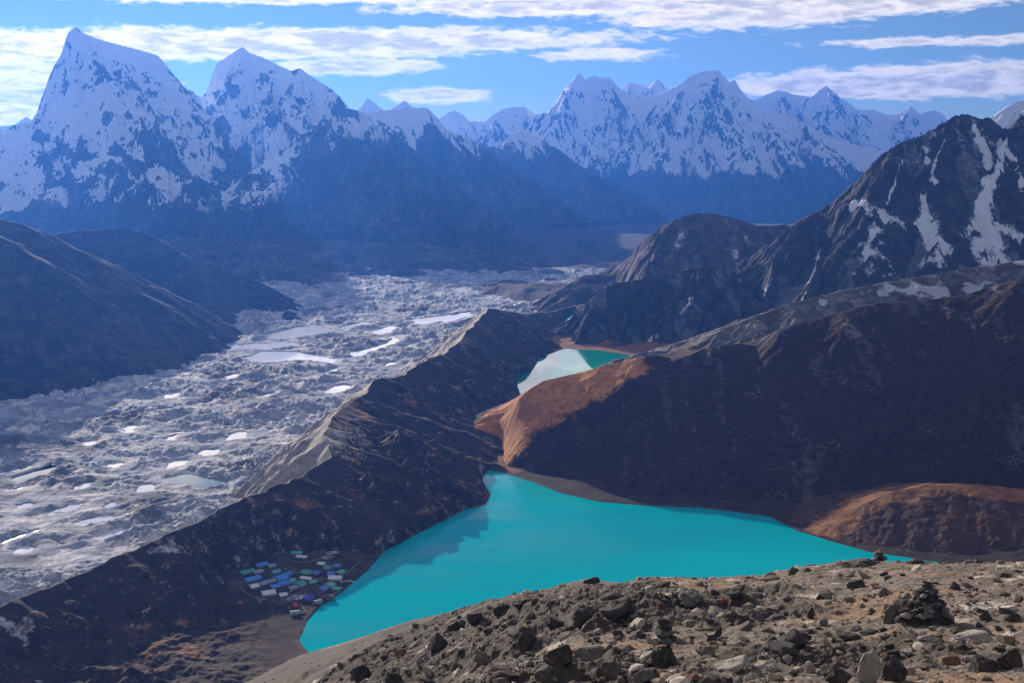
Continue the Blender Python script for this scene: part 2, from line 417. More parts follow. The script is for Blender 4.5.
# ---- glacier
ys = 1/np.linspace(1/1250., 1/6600., 760)
gl = Patch(-.80, .20, 1150, ys); X, Y = gl.X, gl.Y
PONDS = [[(262,335),(300,327),(326,326),(330,331),(300,337),(275,339)],[(221,346),(245,344),(292,342),(296,346),(262,349),(232,350)],
 [(244,358),(262,351),(300,352),(336,359),(330,363),(300,361),(272,363),(252,362)],[(350,352),(380,345),(396,337),(400,341),(372,353),(352,358)],
 [(368,331),(392,326),(398,329),(380,335)],[(410,320),(440,316),(470,312),(474,315),(450,321),(420,325)],[(385,306),(396,304),(400,308),(388,311)],[(455,288),(466,287),(468,290),(458,292)],
 [(338,328),(362,321),(368,324),(345,331)],[(322,390),(345,385),(352,389),(330,394)],[(28,516),(55,508),(90,500),(93,508),(60,518),(30,524)],[(0,541),(18,534),(38,526),(43,531),(25,537),(2,545)],
 [(74,523),(95,516),(116,514),(112,518),(90,524),(78,526)],[(90,542),(105,534),(124,530),(126,533),(112,539),(96,545)],[(54,541),(62,542),(66,546),(57,546)],[(67,550),(82,546),(84,549),(70,553)],
 [(0,473),(25,466),(48,461),(48,466),(28,470),(4,478)],[(108,464),(120,462),(127,464),(116,468)],[(160,478),(190,474),(220,479),(222,485),(196,489),(170,484)],[(36,441),(50,436),(56,440),(44,446)],[(0,424),(14,421),(16,425),(2,429)],
 [(304,439),(312,433),(316,437),(308,442)],[(12,478),(42,470),(52,462),(56,468),(46,474),(16,484)]]
_r = random.Random(77)
for _k in range(26):
    while True:
        a_ = _r.uniform(10, 430); b_ = _r.uniform(325, 560)
        if 392-a_*.18 < b_ < 600-.52*a_-14 and not any(abs(a_-np.mean([c[0] for c in q])) < 34 and abs(b_-np.mean([c[1] for c in q])) < 14 for q in PONDS): break
    w_ = _r.uniform(5, 12)*(b_/450); h_ = w_*_r.uniform(.22, .4)
    PONDS.append([(a_+w_*math.cos(t_)*_r.uniform(.7, 1.2)-.0, b_+h_*math.sin(t_)*_r.uniform(.7, 1.2)-.25*w_*math.cos(t_)) for t_ in [i*.785 for i in range(8)]])
gz = glacier_z(Y)
wx = X+60*fbm(X, Y, 380, 3, seed=50); wy = Y+60*fbm(X, Y, 380, 3, seed=51)
hum = 27*(ridged(wx, wy, 300, 6, .58, 52)-.42)+21*(ridged(wx, wy, 105, 5, .6, 53)-.42)+9*(ridged(wx, wy, 40, 4, .6, 57)-.4)+3*fbm(X, Y, 12, 2, seed=58)
big = 30*fbm(X, Y, 700, 3, seed=54)
Zg = gz+hum+big*.7
base_p = []
pd = np.full(X.shape, 1e9); PZs = []
for k, q in enumerate(PONDS):
    zc = float(glacier_z(np.array((640)/-float(tanz(q[0][1])))))-4
    pg = poly(q, zc); cx, cyy = pg.mean(0)
    R_ = np.abs(pg-pg.mean(0)).max()*1.3+160
    sel = (np.abs(X-cx) < R_) & (np.abs(Y-cyy) < R_)
    if sel.any():
        ws = 30*fbm(X[sel], Y[sel], 70, 4, .6, seed=60)
        d = poly_sd(X[sel], Y[sel], pg)+ws
        t = np.exp(-(np.maximum(d, 0)/24)**2)
        zt = np.where(d < 0, zc-3+d*.05, zc+d*.28)
        z0 = Zg[sel]
        # keep the bank low on the viewer's side
        near = sstep(20, -30, Y[sel]-pg[:, 1].min())*np.exp(-(np.maximum(d, 0)/95)**2)
        z0 = z0*(1-near*.75)+(zc-1+.02*np.maximum(d, 0))*near*.75
        Zg[sel] = np.where(d < 0, zt, z0*(1-t)+zt*t)
        pp = pd[sel]; pd[sel] = np.minimum(pp, d)
    PZs.append((pg, zc-.9))
gl.Z = Zg
# far margin of the ice and the debris wall it leaves
s_ = gl.slope()
cliffs = np.clip(sstep(.55, .95, s_)*sstep(-.05, .3, fbm(X, Y, 260, 3, seed=61)), 0, 1)
ice = np.maximum(cliffs*.95, .4*sstep(.15, .5, fbm(X, Y, 150, 4, seed=62)))
dark = np.clip(.42+1.3*fbm(X, Y, 280, 5, .6, seed=63)-.15, 0, 1)
M_GLA = terrain_mat('debris_covered_ice', (.31, .34, .41), (.12, .13, .145), (.50, .50, .51), (.72, .78, .86), wl=26, bump=2.6, kn=.7, soft=.14, var=.5, speck=((.12, .12, .12), .12))
lx = MORP
dmor, _ = line_d(X, Y, MORP[:, :2])
# clip: right of the moraine crest is dropped
xi = np.interp(Y, MORP[:, 1], MORP[:, 0], left=MORP[0, 0], right=MORP[-1, 0]+900)
dropg = X > xi+60
gl.build('glacier', M_GLA, (dark, np.clip(.3+fbm(X, Y, 90, 3, seed=65), 0, 1), np.clip(ice, 0, 1)), drop=dropg)
M_POND = water_mat('meltwater_sky_glare', (.86, .88, .90), .05, .02, 5.0, .8)  # near-white base colour stands in for bright sky reflected in the ponds
M_PONDG = water_mat('milky_green_meltwater', (.16, .26, .25), .06, .02, 5.0, .6)
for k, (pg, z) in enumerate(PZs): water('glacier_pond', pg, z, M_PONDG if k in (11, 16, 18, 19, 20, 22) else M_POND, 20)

# ---- lateral moraine
ys = 1/np.linspace(1/1080., 1/4700., 640)
mo = Patch(-.66, .14, 1020, ys); X, Y = mo.X, mo.Y
def sp(L): return pts(L)
spurs = [
 (sp([(332,417,2050),(360,430,1990),(392,432,1960),(425,470,1850),(470,500,1800)]), .45, .5, 60),
 (sp([(270,487,1740),(330,478,1740),(400,482,1770),(450,500,1790)]), .5, .45, 60),
 (sp([(382,377,2330),(398,400,2240),(415,428,2140)]), .55, .6, 60),
 (sp([(448,351,2680),(455,368,2600)]), .6, .6, 60),
 (sp([(200,520,1600),(260,538,1560),(300,556,1530)]), .5, .4, 50),
 (sp([(78,574,1420),(140,600,1370),(180,628,1320)]), .4, .35, 50),
 (sp([(-90,650,1210),(40,665,1190),(150,672,1180)]), .35, .3, 50)]
wx = X+22*fbm(X, Y, 160, 4, seed=70); wy = Y+22*fbm(X, Y, 160, 4, seed=71)
# inner wall steep, outer side gentler: choose by side of the crest
xi = np.interp(Y, MORP[:, 1], MORP[:, 0]); side = (X > xi)
Hm = tent(X, Y, [(MORP, .40, .32, 90)]); Hm2 = tent(X, Y, [(MORP, .62, .56, 60)]); ww_ = sstep(2150, 2450, Y); Hm = Hm*(1-ww_)+Hm2*ww_
Hi = tent(X, Y, [(MORP, .95, .8, 60)])
Zm = np.where(side, Hm, Hi)
Zs = tent(wx, wy, spurs)
Zm = np.where(side, np.maximum(Zm, Zs), Zm)
mo.Z = Zm
gx, gy = mo.grad(Zm)
Dc, _ = line_d(X, Y, MORP[:, :2])
gul = gullies(X, Y, gx, gy, 95, 5, .085, .5, 72)
Zm = Zm+gul*sstep(0, 70, Dc)*np.where(side, 1, 2.2)+2.5*fbm(X, Y, 26, 4, seed=74)*sstep(0, 25, Dc)+5*(ridged(X, Y, 90, 4, .5, 75)-.4)*sstep(5, 60, Dc)*side
Zm = Zm+1.5*fbm(X, Y, 40, 3, seed=73)
dm1 = poly_sd(X, Y, LAKE); dm2 = poly_sd(X, Y, LAKE2)
shore = np.minimum(dm1, dm2)
Zm = Zm-60*(1-sstep(-30, 12, shore))
flatv = 1-sstep(70, 140, np.hypot((X-vil[0])/1.15, Y-vil[1]))
Zm = Zm-40*flatv
mo.Z = Zm
base = np.where(side, -6, gz.min()-20)
s_ = mo.slope()
pale = np.array([PZ(a, b, 30)[:2] for a, b in [(300,470),(318,440)]])
inner = (~side)*1.0
cut = np.exp(-((Y-1900)/110)**2)*np.exp(-(Dc/60)**2)
m1 = np.clip(.06+.95*fbm(X, Y, 80, 4, seed=76)+.35*np.exp(-((X+330)/200)**2-((Y-2000)/230)**2)*sstep(80, 10, Dc), 0, 1)*side
m2 = np.clip(inner*.95+cut*.6+.35*sstep(.35, .8, s_), 0, 1)
m3 = np.clip(.04+.4*sstep(.1, .5, fbm(X, Y, 55, 4, seed=77))*(Y < 1600)+.3*sstep(.2, .5, fbm(X, Y, 90, 4, seed=78))*(Y < 1900), 0, 1)*side
M_MOR = terrain_mat('moraine_turf', (.042, .027, .021), (.21, .10, .05), (.33, .30, .27), (.5, .5, .52), wl=22, bump=2.0, kn=.6, soft=.15, speck=((.14, .13, .125), .3))
mo.build('moraine', M_MOR, (m1, m2, m3), drop=(Zm < base))
# ---- brown hill on the right of the lake and the rubble ridge behind it
def hill_(name, lines, u0, u1, nu, ys, mat, masks_fn, cell=120, gamp=.07, floor=-8, rough=2.0, wob=30, wwl=250, seed=80, extra=None, crest_keep=40, flo=None, sil=None, near=None):
    p = Patch(u0, u1, nu, ys); X, Y = p.X, p.Y
    if near is not None:
        Z = crest(X, Y, lines[0][0], near[0], near[1], lines[0][3], wob, wwl, seed)
        if lines[1:]: Z = np.maximum(Z, tent(X, Y, lines[1:], wob, wwl, seed))
    else: Z = tent(X, Y, [l for l in lines], wob, wwl, seed)
    D = np.full(X.shape, 1e9)
    for l in lines[:1]:
        d, _ = line_d(X, Y, l[0][:, :2]); D = np.minimum(D, d)
    p.D = D
    p.Z = Z; gx, gy = p.grad(Z); n = np.hypot(gx, gy); k = np.minimum(1, 1.2/(n+1e-6))
    ck = (.12 if crest_keep > 150 else .3); ck = ck+(1-ck)*sstep(0, crest_keep, D)
    p.G = gullies(X, Y, gx*k, gy*k, cell, 6, gamp, .52, seed+1)
    Z = Z+p.G*ck+rough*fbm(X, Y, cell*.4, 5, .55, seed=seed+2)*ck
    if extra is not None: Z = extra(p, Z)
    if sil:                       # settle the crest to its surveyed height
        q = lines[0][0]; uq = q[:, 0]/q[:, 1]; tq = (q[:, 2]-CAMZ)/q[:, 1]
        o_ = np.argsort(uq); inr = (p.u > uq.min()) & (p.u < uq.max())
        for _ in range(3):
            T = (Z-CAMZ)/Y; im = T.argmax(0); cur = T.max(0)
            dz = np.where(inr, (np.interp(p.u, uq[o_], tq[o_])-cur)*p.y[im], 0)
            dz = np.clip(dz, -sil*.5, sil*.5)
            dz = dz*sstep(0, .03, p.u-uq.min())*sstep(0, .03, uq.max()-p.u)
            kk = np.hanning(27); kk /= kk.sum(); dz = np.convolve(np.pad(dz, 13, mode='edge'), kk, 'valid')
            Z = Z+dz[None, :]*np.exp(-(D/sil)**2)
    p.Z = Z; p.S = p.slope()
    fl = floor if flo is None else flo(X, Y)
    return p, name, mat, masks_fn(p), (Z < fl)
from concurrent.futures import ThreadPoolExecutor
POOL = ThreadPoolExecutor(4); JOBS = []
def hill(*a, **k):
    JOBS.append(POOL.submit(hill_, *a, **k)); return len(JOBS)-1
def shore_cut(p, Z):
    s1 = poly_sd(p.X, p.Y, LAKE); s2 = poly_sd(p.X, p.Y, LAKE2); s = np.minimum(s1, s2)+6*fbm(p.X, p.Y, 40, 3, seed=6)
    return Z-50*(1-sstep(-28, 8, s))
B1 = pts([(462,462,2090),(470,450,2110),(484,432,2130),(500,415,2150),(521,394,2180),(543,381,2200),(580,372.5,2220),(600,367,2220),(637,357.6,2230),(686,352,2240),(720,346,2250),(753,342,2260),(780,329,2270),(843,311,2280),(874,303.5,2290),(921,301,2300),(964,295,2300),(995,286,2300),(1024,278,2300),(1110,262,2300),(1250,250,2300)])
B_sp = [(pts([(700,341,2240),(740,400,2100),(760,460,1960),(770,500,1830)]), .42, .46, 90)]
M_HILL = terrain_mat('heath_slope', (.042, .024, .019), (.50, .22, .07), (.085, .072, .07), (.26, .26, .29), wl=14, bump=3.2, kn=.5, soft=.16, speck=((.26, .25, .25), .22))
def brown_cut(p, Z):
    return shore_cut(p, Z)
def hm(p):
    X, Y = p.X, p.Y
    sunlit_gold = np.clip(1.15-1.15*sstep(40, 150, p.D)-1.1*sstep(130, 340, X)+.5*fbm(X, Y, 80, 4, seed=90), 0, 1)  # grazing sunlight on the left crest, put into the colour as gold
    rock = np.clip(.12+.6*sstep(-.1, .6, fbm(X, Y*.3, 60, 6, .62, seed=91))*sstep(0, 350, X)+.3*sstep(.6, .9, p.S), 0, .8)
    sn = np.clip(.05+.42*sstep(.12, .45, fbm(X/1., Y*.45, 60, 5, seed=92))*sstep(350, 700, X)*sstep(110, 230, p.Z), 0, .7)
    return sunlit_gold, rock, sn
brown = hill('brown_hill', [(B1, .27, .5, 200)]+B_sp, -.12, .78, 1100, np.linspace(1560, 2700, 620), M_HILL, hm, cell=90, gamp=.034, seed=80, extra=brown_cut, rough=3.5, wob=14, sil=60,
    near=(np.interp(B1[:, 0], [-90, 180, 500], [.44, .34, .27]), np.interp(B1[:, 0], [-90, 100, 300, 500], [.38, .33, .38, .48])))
B2 = pts([(640,352,2500),(686,349,2500),(722,329,2500),(760,316,2520),(800,302,2550),(858,287.5,2600),(900,280,2620),(945,273,2650),(1000,263,2680),(1040,258,2700),(1200,235,2700)])
M_RUB = terrain_mat('rubble_ridge', (.12, .11, .105), (.09, .07, .06), (.19, .185, .18), (.5, .52, .6), wl=16, bump=3, kn=.6, soft=.15, speck=((.42, .41, .4), .25))
hill('rubble_ridge', [(B2, .45, .4, 100)], .08, .8, 800, np.linspace(2300, 3150, 260), M_RUB, lambda p: (np.clip(.4+fbm(p.X, p.Y, 90, 3, seed=95), 0, 1), np.clip(.4+fbm(p.X, p.Y, 50, 3, seed=96), 0, 1), np.clip(.1+.7*sstep(.1, .4, fbm(p.X, p.Y, 110, 4, seed=97))*(p.X > 700), 0, 1)), cell=60, gamp=.08, seed=94, rough=6, wob=20)
# headland at the lower right
H1 = pts([(822,536,1665),(838,518,1700),(860,503,1730),(890,492,1750),(930,484,1760),(985,486,1750),(1024,490,1740),(1120,495,1720),(1250,490,1720)])
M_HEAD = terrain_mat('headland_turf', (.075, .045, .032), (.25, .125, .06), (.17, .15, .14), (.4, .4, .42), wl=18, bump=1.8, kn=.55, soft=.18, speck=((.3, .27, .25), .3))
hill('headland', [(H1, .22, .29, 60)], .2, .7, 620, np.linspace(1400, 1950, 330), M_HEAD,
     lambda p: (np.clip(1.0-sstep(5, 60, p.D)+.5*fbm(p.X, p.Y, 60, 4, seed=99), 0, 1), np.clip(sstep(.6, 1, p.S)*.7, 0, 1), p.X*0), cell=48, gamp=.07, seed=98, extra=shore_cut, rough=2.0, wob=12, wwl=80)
# hills at the left edge
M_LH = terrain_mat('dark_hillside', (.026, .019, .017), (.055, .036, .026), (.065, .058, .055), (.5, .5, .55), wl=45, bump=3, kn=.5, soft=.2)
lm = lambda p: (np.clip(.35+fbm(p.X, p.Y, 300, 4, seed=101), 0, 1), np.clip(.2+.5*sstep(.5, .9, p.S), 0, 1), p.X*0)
gfl = lambda X, Y: glacier_z(Y)-30
L1 = pts([(-190,150,3300),(-90,185,3450),(0,217,3650),(23,223,3700),(51,235,3750),(78,250,3750),(94,263,3740),(121,290,3720),(152,326,3600),(165,345,3500)])
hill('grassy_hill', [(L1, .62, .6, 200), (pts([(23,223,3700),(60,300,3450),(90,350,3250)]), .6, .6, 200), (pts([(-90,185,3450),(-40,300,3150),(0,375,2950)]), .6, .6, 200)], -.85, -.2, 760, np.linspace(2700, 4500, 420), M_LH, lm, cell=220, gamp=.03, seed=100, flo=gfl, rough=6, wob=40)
L2 = pts([(10,236,4600),(47,234.5,4700),(78,231,4700),(125,228,4700),(156,237,4700),(184,254,4650),(219,271,4600),(250,290,4500),(270,303,4400),(290,312,4300)])
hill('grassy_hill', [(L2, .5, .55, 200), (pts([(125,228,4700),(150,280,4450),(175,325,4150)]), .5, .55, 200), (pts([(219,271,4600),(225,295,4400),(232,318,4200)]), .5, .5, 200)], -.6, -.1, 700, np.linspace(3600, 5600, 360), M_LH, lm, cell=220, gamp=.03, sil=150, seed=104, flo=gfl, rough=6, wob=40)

# ---- rocky mountain on the right with snow chutes
R1 = pts([(535,344,3420),(550,332,3450),(574,316,3480),(593,297,3520),(613,283,3560),(644,279,3580),(667,275,3600),(702,266,3620),(729,270,3640),(753,263,3660),(780,239,3700),(796,224,3730),(827,208,3780),(843,192.5,3800),(856,182,3810),(874,161,3830),(888,150,3840),(902,141.7,3850),(921,136,3860),(933,129,3870),(944.6,122,3880),(956,115,3890),(968,114,3900),(980,119,3900),(990,117,3900),(998,125,3900),(1008,130,3900),(1014,122,3880),(1020,116,3860),(1040,112,3850),(1090,95,3850),(1200,80,3800)])
R_sp = [(pts([(644,279,3580),(640,310,3450),(628,345,3320)]), .8, .8, 100),
        (pts([(753,263,3660),(725,295,3520),(700,330,3380)]), .75, .8, 100),
        (pts([(702,266,3620),(680,300,3480),(662,340,3330)]), .8, .9, 100),
        (pts([(593,297,3520),(585,320,3430),(578,345,3340)]), .8, .9, 100),
        (pts([(843,192.5,3800),(835,225,3700),(835,262,3560),(800,300,3400)]), .9, .8, 120),
        (pts([(902,141.7,3850),(895,180,3760),(893,225,3640),(900,262,3500)]), 1.0, .9, 120),
        (pts([(956,115,3890),(940,150,3800),(948,195,3700),(955,235,3600)]), 1.0, .9, 120),
        (pts([(1020,116,3860),(1000,150,3760),(1004,200,3660),(1040,250,3560)]), 1.0, .9, 120)]
M_ROCK = terrain_mat('dark_cliff_rock', (.055, .050, .053), (.095, .072, .062), (.14, .135, .145), (.78, .80, .85), wl=34, bump=5, kn=.5, soft=.13, var=.5)
CH = []
def rm(p):
    X, Y = p.X, p.Y; sn = np.zeros(X.shape)
    gash = fbm(X+.2*Y, p.Z*.35, 16, 5, .65, seed=114)+.5*ridged(X, Y, 60, 4, .6, 115)-.25
    def streak(L, w0, w1, wt=1.0, ragged=1.0):
        q = [p.hit(a, b) for a, b in L]; q = np.array([v for v in q if v is not None])
        if len(q) < 2: return
        d, T = line_d(X+18*ragged*fbm(X, Y, 50, 4, seed=110), Y+18*ragged*fbm(X, Y, 50, 4, seed=111), q[:, :2])
        w = w0+(w1-w0)*T
        np.maximum(sn, wt*np.exp(-(d/w/.82)**2), out=sn)
    streak([(975,128),(985,150),(990,165)], 16, 20, .9); streak([(1002,140),(1000,165),(988,185),(983,205),(985,230)], 16, 34, 1.15)
    streak([(985,225),(990,250),(1000,270)], 60, 95, .85); streak([(1008,150),(1020,170),(1024,190)], 14, 22, 1.0)
    streak([(946,140),(935,160),(932,175),(938,182)], 7, 16, 1.0); streak([(922,195),(925,210),(920,225)], 14, 30, .95); streak([(925,225),(940,245),(935,260)], 45, 70, .75)
    streak([(902,160),(895,185),(885,205)], 6, 8, .8); streak([(853,203),(870,206),(885,216),(905,230)], 14, 16, .85); streak([(868,208),(872,235),(876,265)], 30, 80, .62)
    streak([(820,250),(812,275),(805,290)], 7, 14, .75); streak([(772,280),(766,293)], 7, 12, .85); streak([(668,322),(660,335),(645,345)], 22, 26, .62); streak([(738,270),(742,290)], 6, 9, .7)
    streak([(722,262),(728,285)], 5, 6, .6); streak([(700,275),(690,300),(680,315)], 5, 6, .6)
    streak([(960,235),(1000,225),(1024,235)], 22, 26, .8); streak([(925,150),(930,160)], 12, 12, .75)
    alt = sstep(250, 620, p.Z)
    sn = np.maximum(sn*(.62+.5*sstep(-8, 10, -p.G)+.8*gash), .40*alt*sstep(.02, .3, fbm(X, Y, 70, 5, seed=113)+.012*-p.G)*(X > 900))
    brownish = np.clip(sstep(330, 60, p.Z)*.8+.5*fbm(X, Y, 120, 4, seed=112), 0, 1)*sstep(1.1, .6, p.S)
    scree = np.clip(.15+.5*sstep(3, 14, -p.G)+.5*sstep(.85, .55, p.S)*sstep(700, 1100, X), 0, 1)
    return brownish, scree, np.clip(sn, 0, 1)
rocky = hill('rocky_mountain', [(R1, 1.05, .72, 260)]+R_sp, -.06, .85, 1250, np.linspace(2980, 4500, 760), M_ROCK, rm, cell=170, gamp=.13, seed=120, rough=7, wob=22, wwl=200, floor=-20, crest_keep=60, sil=120,
    extra=lambda p, Z: Z+ (8*(ridged(p.X, p.Y, 45, 4, .55, 130)-.4))*sstep(80, 300, Z)+5*fbm(p.X, p.Y, 22, 3, seed=131))
K1 = pts([(560,345,4000),(593,302,4200),(613,276,4350),(636,250,4450),(643.5,239.4,4500),(658,229,4500),(675,220,4500),(689,214.5,4500),(702,213,4500),(718,214,4500),(733.5,218,4500),(757,225.7,4500),(772,226,4500),(786,224,4500),(800,232,4500),(840,260,4450)])
hill('rounded_mountain', [(K1, .75, .6, 200), (pts([(675,220,4500),(655,250,4350),(640,282,4150)]), .8, .8, 150), (pts([(718,214,4500),(712,245,4350),(690,275,4150)]), .8, .8, 150), (pts([(643,239,4500),(618,275,4330),(600,310,4100)]), .8, .8, 150)],
     -.02, .45, 620, np.linspace(3700, 5200, 380), M_ROCK, lambda p: (np.clip(.55+.6*fbm(p.X, p.Y, 150, 4, seed=140), 0, 1), np.clip(.2+.6*sstep(3, 12, -p.G), 0, 1), np.clip(.47*sstep(5, 16, -p.G), 0, .47)), cell=150, gamp=.10, sil=150, seed=141, rough=6, wob=20, floor=-60)

# ---- high snow peaks
M_SNOW = terrain_mat('snow_and_rock', (.06, .055, .06), (.06, .045, .04), (.12, .11, .11), (.88, .89, .92), wl=34, bump=16, kn=.5, soft=.1, squash=True, var=.4, rough=.75, snow_var=.04)
def snow_masks(zlo, zhi, smax=1.25, seed=150, g=14., bias=0.):
    def fn(p):
        X, Y = p.X, p.Y
        alt = sstep(zlo, zhi, p.Z+120*fbm(X, Y, 700, 4, seed=seed)+90*sstep(0, g, -p.G))
        steep = sstep(smax*.75, smax*1.35, p.S+.35*fbm(X, Y, 300, 4, seed=seed+1)+.3*sstep(-.2*g, g, p.G))
        crag = ridged(X+.25*p.Z, .45*p.Z+.12*Y, 3.2*g, 6, .66, seed+4)-.42
        sn = np.clip(alt*(1.1-.85*sstep(.42, .72, steep*.6+1.3*crag+.15*sstep(0, g, p.G)))+bias, 0, 1)
        return (np.clip(.5+.7*fbm(X, Y, 500, 4, seed=seed+2), 0, 1)*sstep(zhi, zlo-300, p.Z), np.clip(.4+.7*fbm(X, Y, 200, 4, seed=seed+3), 0, 1), sn)
    return fn
# left massif: the pointed peak, its neighbour, and the long ridge running right
A1 = pts([(-160,150,9800),(-80,140,9600),(0,134,9400),(28,128,9300),(38,110,9200),(45,88,9100),(52,70,9050),(62,52,9000),(68,32,8950),(76,27,8930),(84,33,8950),(98,39,9000),(120,45,9100),(140,50,9200),(157,55,9300),(165,63,9400),(175,76,9500),(186,88,9600),(197,95,9800),(205,96,10000),(209,84,10100),(214,68,10200),(219,62,10250),(228,56,10300),(238,49,10300),(243,47,10300),(250,53,10300),(262,57,10250),(280,66,10200),(292,71,10150),(300,68,10150),(308,74,10100),(320,82,10050),(332,89,10000),(340,97,9950),(350,109,9950),(367,112,10154),(385,110,10370),(405,108,10610),(426,107,10862),(436,116,10982),(445,128,11090),(465,138,11330),(488,147,11606),(500,147,11750),(507,138,11834),(512,134,11894),(518,130,11966),(524,129,12038),(533,135,12146),(547,142,12314),(560,150,12470),(574,161,12638),(590,171,12830),(605,181,13010),(620,193,13190),(629,200,13298),(645,204,13490),(660,208,13670),(674,211,13838),(690,222,14030),(700,240,14150)])
A_low = [(pts([(455,225,8600),(520,238,8400),(580,252,8200),(630,270,8000)]), .4, .42, 200), (pts([(560,228,10150),(600,243,9800),(650,262,9300)]), .4, .42, 200),
         (pts([(120,243,6500),(200,241,6700),(270,243,6800),(330,243,6900),(400,246,6900),(457,250,6900),(508,262,6800),(562,275,6700),(594,284,6600)]), .16, .2, 300),
         (pts([(330,243,6900),(380,270,6300),(430,285,5900)]), .2, .22, 200), (pts([(200,241,6700),(260,268,6100),(330,290,5600)]), .2, .22, 200), (pts([(457,250,6900),(520,275,6300),(570,292,5900)]), .2, .22, 200)]
A_sp = A_low+[(pts([(76,27,8930),(70,60,8800),(63,95,8650),(62,125,8500),(75,150,8250),(80,185,7900),(95,215,7500)]), 1.3, .75, 300),
        (pts([(38,110,9200),(25,150,8700),(10,190,8100),(0,215,7600)]), .8, .7, 300),
        (pts([(120,45,9100),(112,90,8900),(105,135,8600),(108,172,8200),(140,190,7700),(190,210,7300),(240,228,7000)]), 1.1, .7, 300),
        (pts([(157,55,9300),(160,95,9050),(150,130,8750),(170,165,8400),(200,185,8100)]), 1.1, .75, 300),
        (pts([(243,47,10300),(235,80,10000),(222,100,9700),(225,140,9200),(235,180,8600),(240,210,8100)]), 1.1, .75, 300),
        (pts([(300,68,10150),(290,100,9800),(262,115,9300),(255,140,8900),(262,175,8500),(270,205,8000)]), 1.1, .75, 300),
        (pts([(262,112,9300),(290,135,8900),(305,150,8700),(321,129,8500)]), 1.0, .8, 250),
        (pts([(321,129,8500),(338,142,8450),(352,152,8400),(375,167,8300),(400,188,8200),(430,212,8050),(460,232,7900),(500,250,7700),(545,268,7500),(580,280,7400)]), .8, .6, 300),
        (pts([(321,129,8500),(312,165,8200),(300,200,7700),(290,228,7200)]), .8, .65, 300),
        (pts([(362,111,10050),(375,130,9800),(395,150,9600),(430,175,9400),(465,200,9300),(510,232,9200)]), .8, .65, 300),
        (pts([(426,107,10860),(440,140,10600),(470,165,10450),(510,195,10300),(550,228,10200),(590,255,10100)]), .8, .65, 300),
        (pts([(524,129,12040),(535,155,11700),(560,185,11400),(600,222,11200),(625,245,11100)]), .8, .65, 300),
        (pts([(605,181,13000),(625,212,12500),(645,235,12300)]), .8, .65, 300)]
MA = snow_masks(250, 420, 1.15, 150, 22.)
ROCKS = [(65,150,20),(75,185,20),(90,200,16),(60,185,14),(45,138,7),(66,60,3),(67,68,3.5),(66,76,4),(65,84,4),(64,92,3.5),(99,80,4.5),(96,74,3),(118,73,2.5),(108,118,6),(120,150,7),(150,140,18),(165,155,20),(180,168,12),(140,165,13),
         (185,135,9),(196,118,5),(215,95,5),(222,125,6),(232,92,6),(262,80,5),(240,165,18),(260,180,16),(225,185,13),(290,165,14),(300,135,12),(320,150,22),(335,170,20),(340,105,9),(350,112,8),(296,70,4),(200,192,13),(125,190,17),(150,203,22),(110,172,10),(245,112,5),(275,120,6),(300,100,5)]
def ma(p):
    a, b, c = MA(p); X, Y = p.X, p.Y
    a = a*sstep(300, 0, p.Z)
    nz = .55*fbm(X+.35*p.Z, .32*p.Z+.2*Y, 85, 6, .66, seed=156)+.5*fbm(X*.7, p.Z-.3*X, 60, 4, .65, seed=157)
    lo = sstep(130, 260, p.Z+160*fbm(X, Y, 600, 5, seed=158)+60*sstep(0, 30, -p.G))
    c = lo*np.clip(1.0-.7*sstep(.36, .6, nz+.4*sstep(1.2, 2.2, p.S)+.25*sstep(5, 45, p.G)), 0, 1)
    rk = np.zeros(X.shape)
    for px, py, r in ROCKS:
        h = p.hit(px, py)
        if h is None: continue
        r_ = r/FPX*h[1]*1.15
        d = np.sqrt(((X-h[0]))**2+((Y-h[1])*.6)**2+(p.Z-h[2])**2)
        m = d < r_*2.5
        rk[m] = np.maximum(rk[m], np.exp(-(d[m]/r_)**2))
    crag = ridged(X+.25*p.Z, .45*p.Z+.12*Y, 120, 6, .66, 155)-.42+.35*fbm(X*.8+Y*.1, p.Z-.35*X, 26, 3, .6, seed=154)
    near_ = sstep(.03, .3, rk)
    A_ = rk*.7+near_*(1.5*crag+.35*sstep(-5, 30, p.G)-.12)+(1-near_)*(.9*crag-.22)
    c = c*(1-.97*sstep(.34, .46, A_))
    # right-hand ridge is lower and mostly bare
    lim = sstep(-1950, -1150, X)
    c = c*(1-lim*sstep(780, 430, p.Z+300*fbm(X, Y, 500, 5, seed=159)+80*sstep(0, 30, -p.G)))
    return a, b, np.clip(c, 0, 1)
massif = hill('snow_massif', [(A1, 1.35, .78, 600)]+A_sp, -.66, .22, 1350, np.concatenate([np.linspace(5300, 6580, 130), np.linspace(6600, 10800, 680), np.linspace(10820, 14800, 240)]), M_SNOW, ma, cell=520, gamp=.17, seed=160, rough=45, wob=70, wwl=900, floor=-160, crest_keep=250, sil=500,
    extra=lambda p, Z: Z+(50*(ridged(p.X, p.Y, 260, 5, .55, 165)-.42))*sstep(0, 200, p.D))
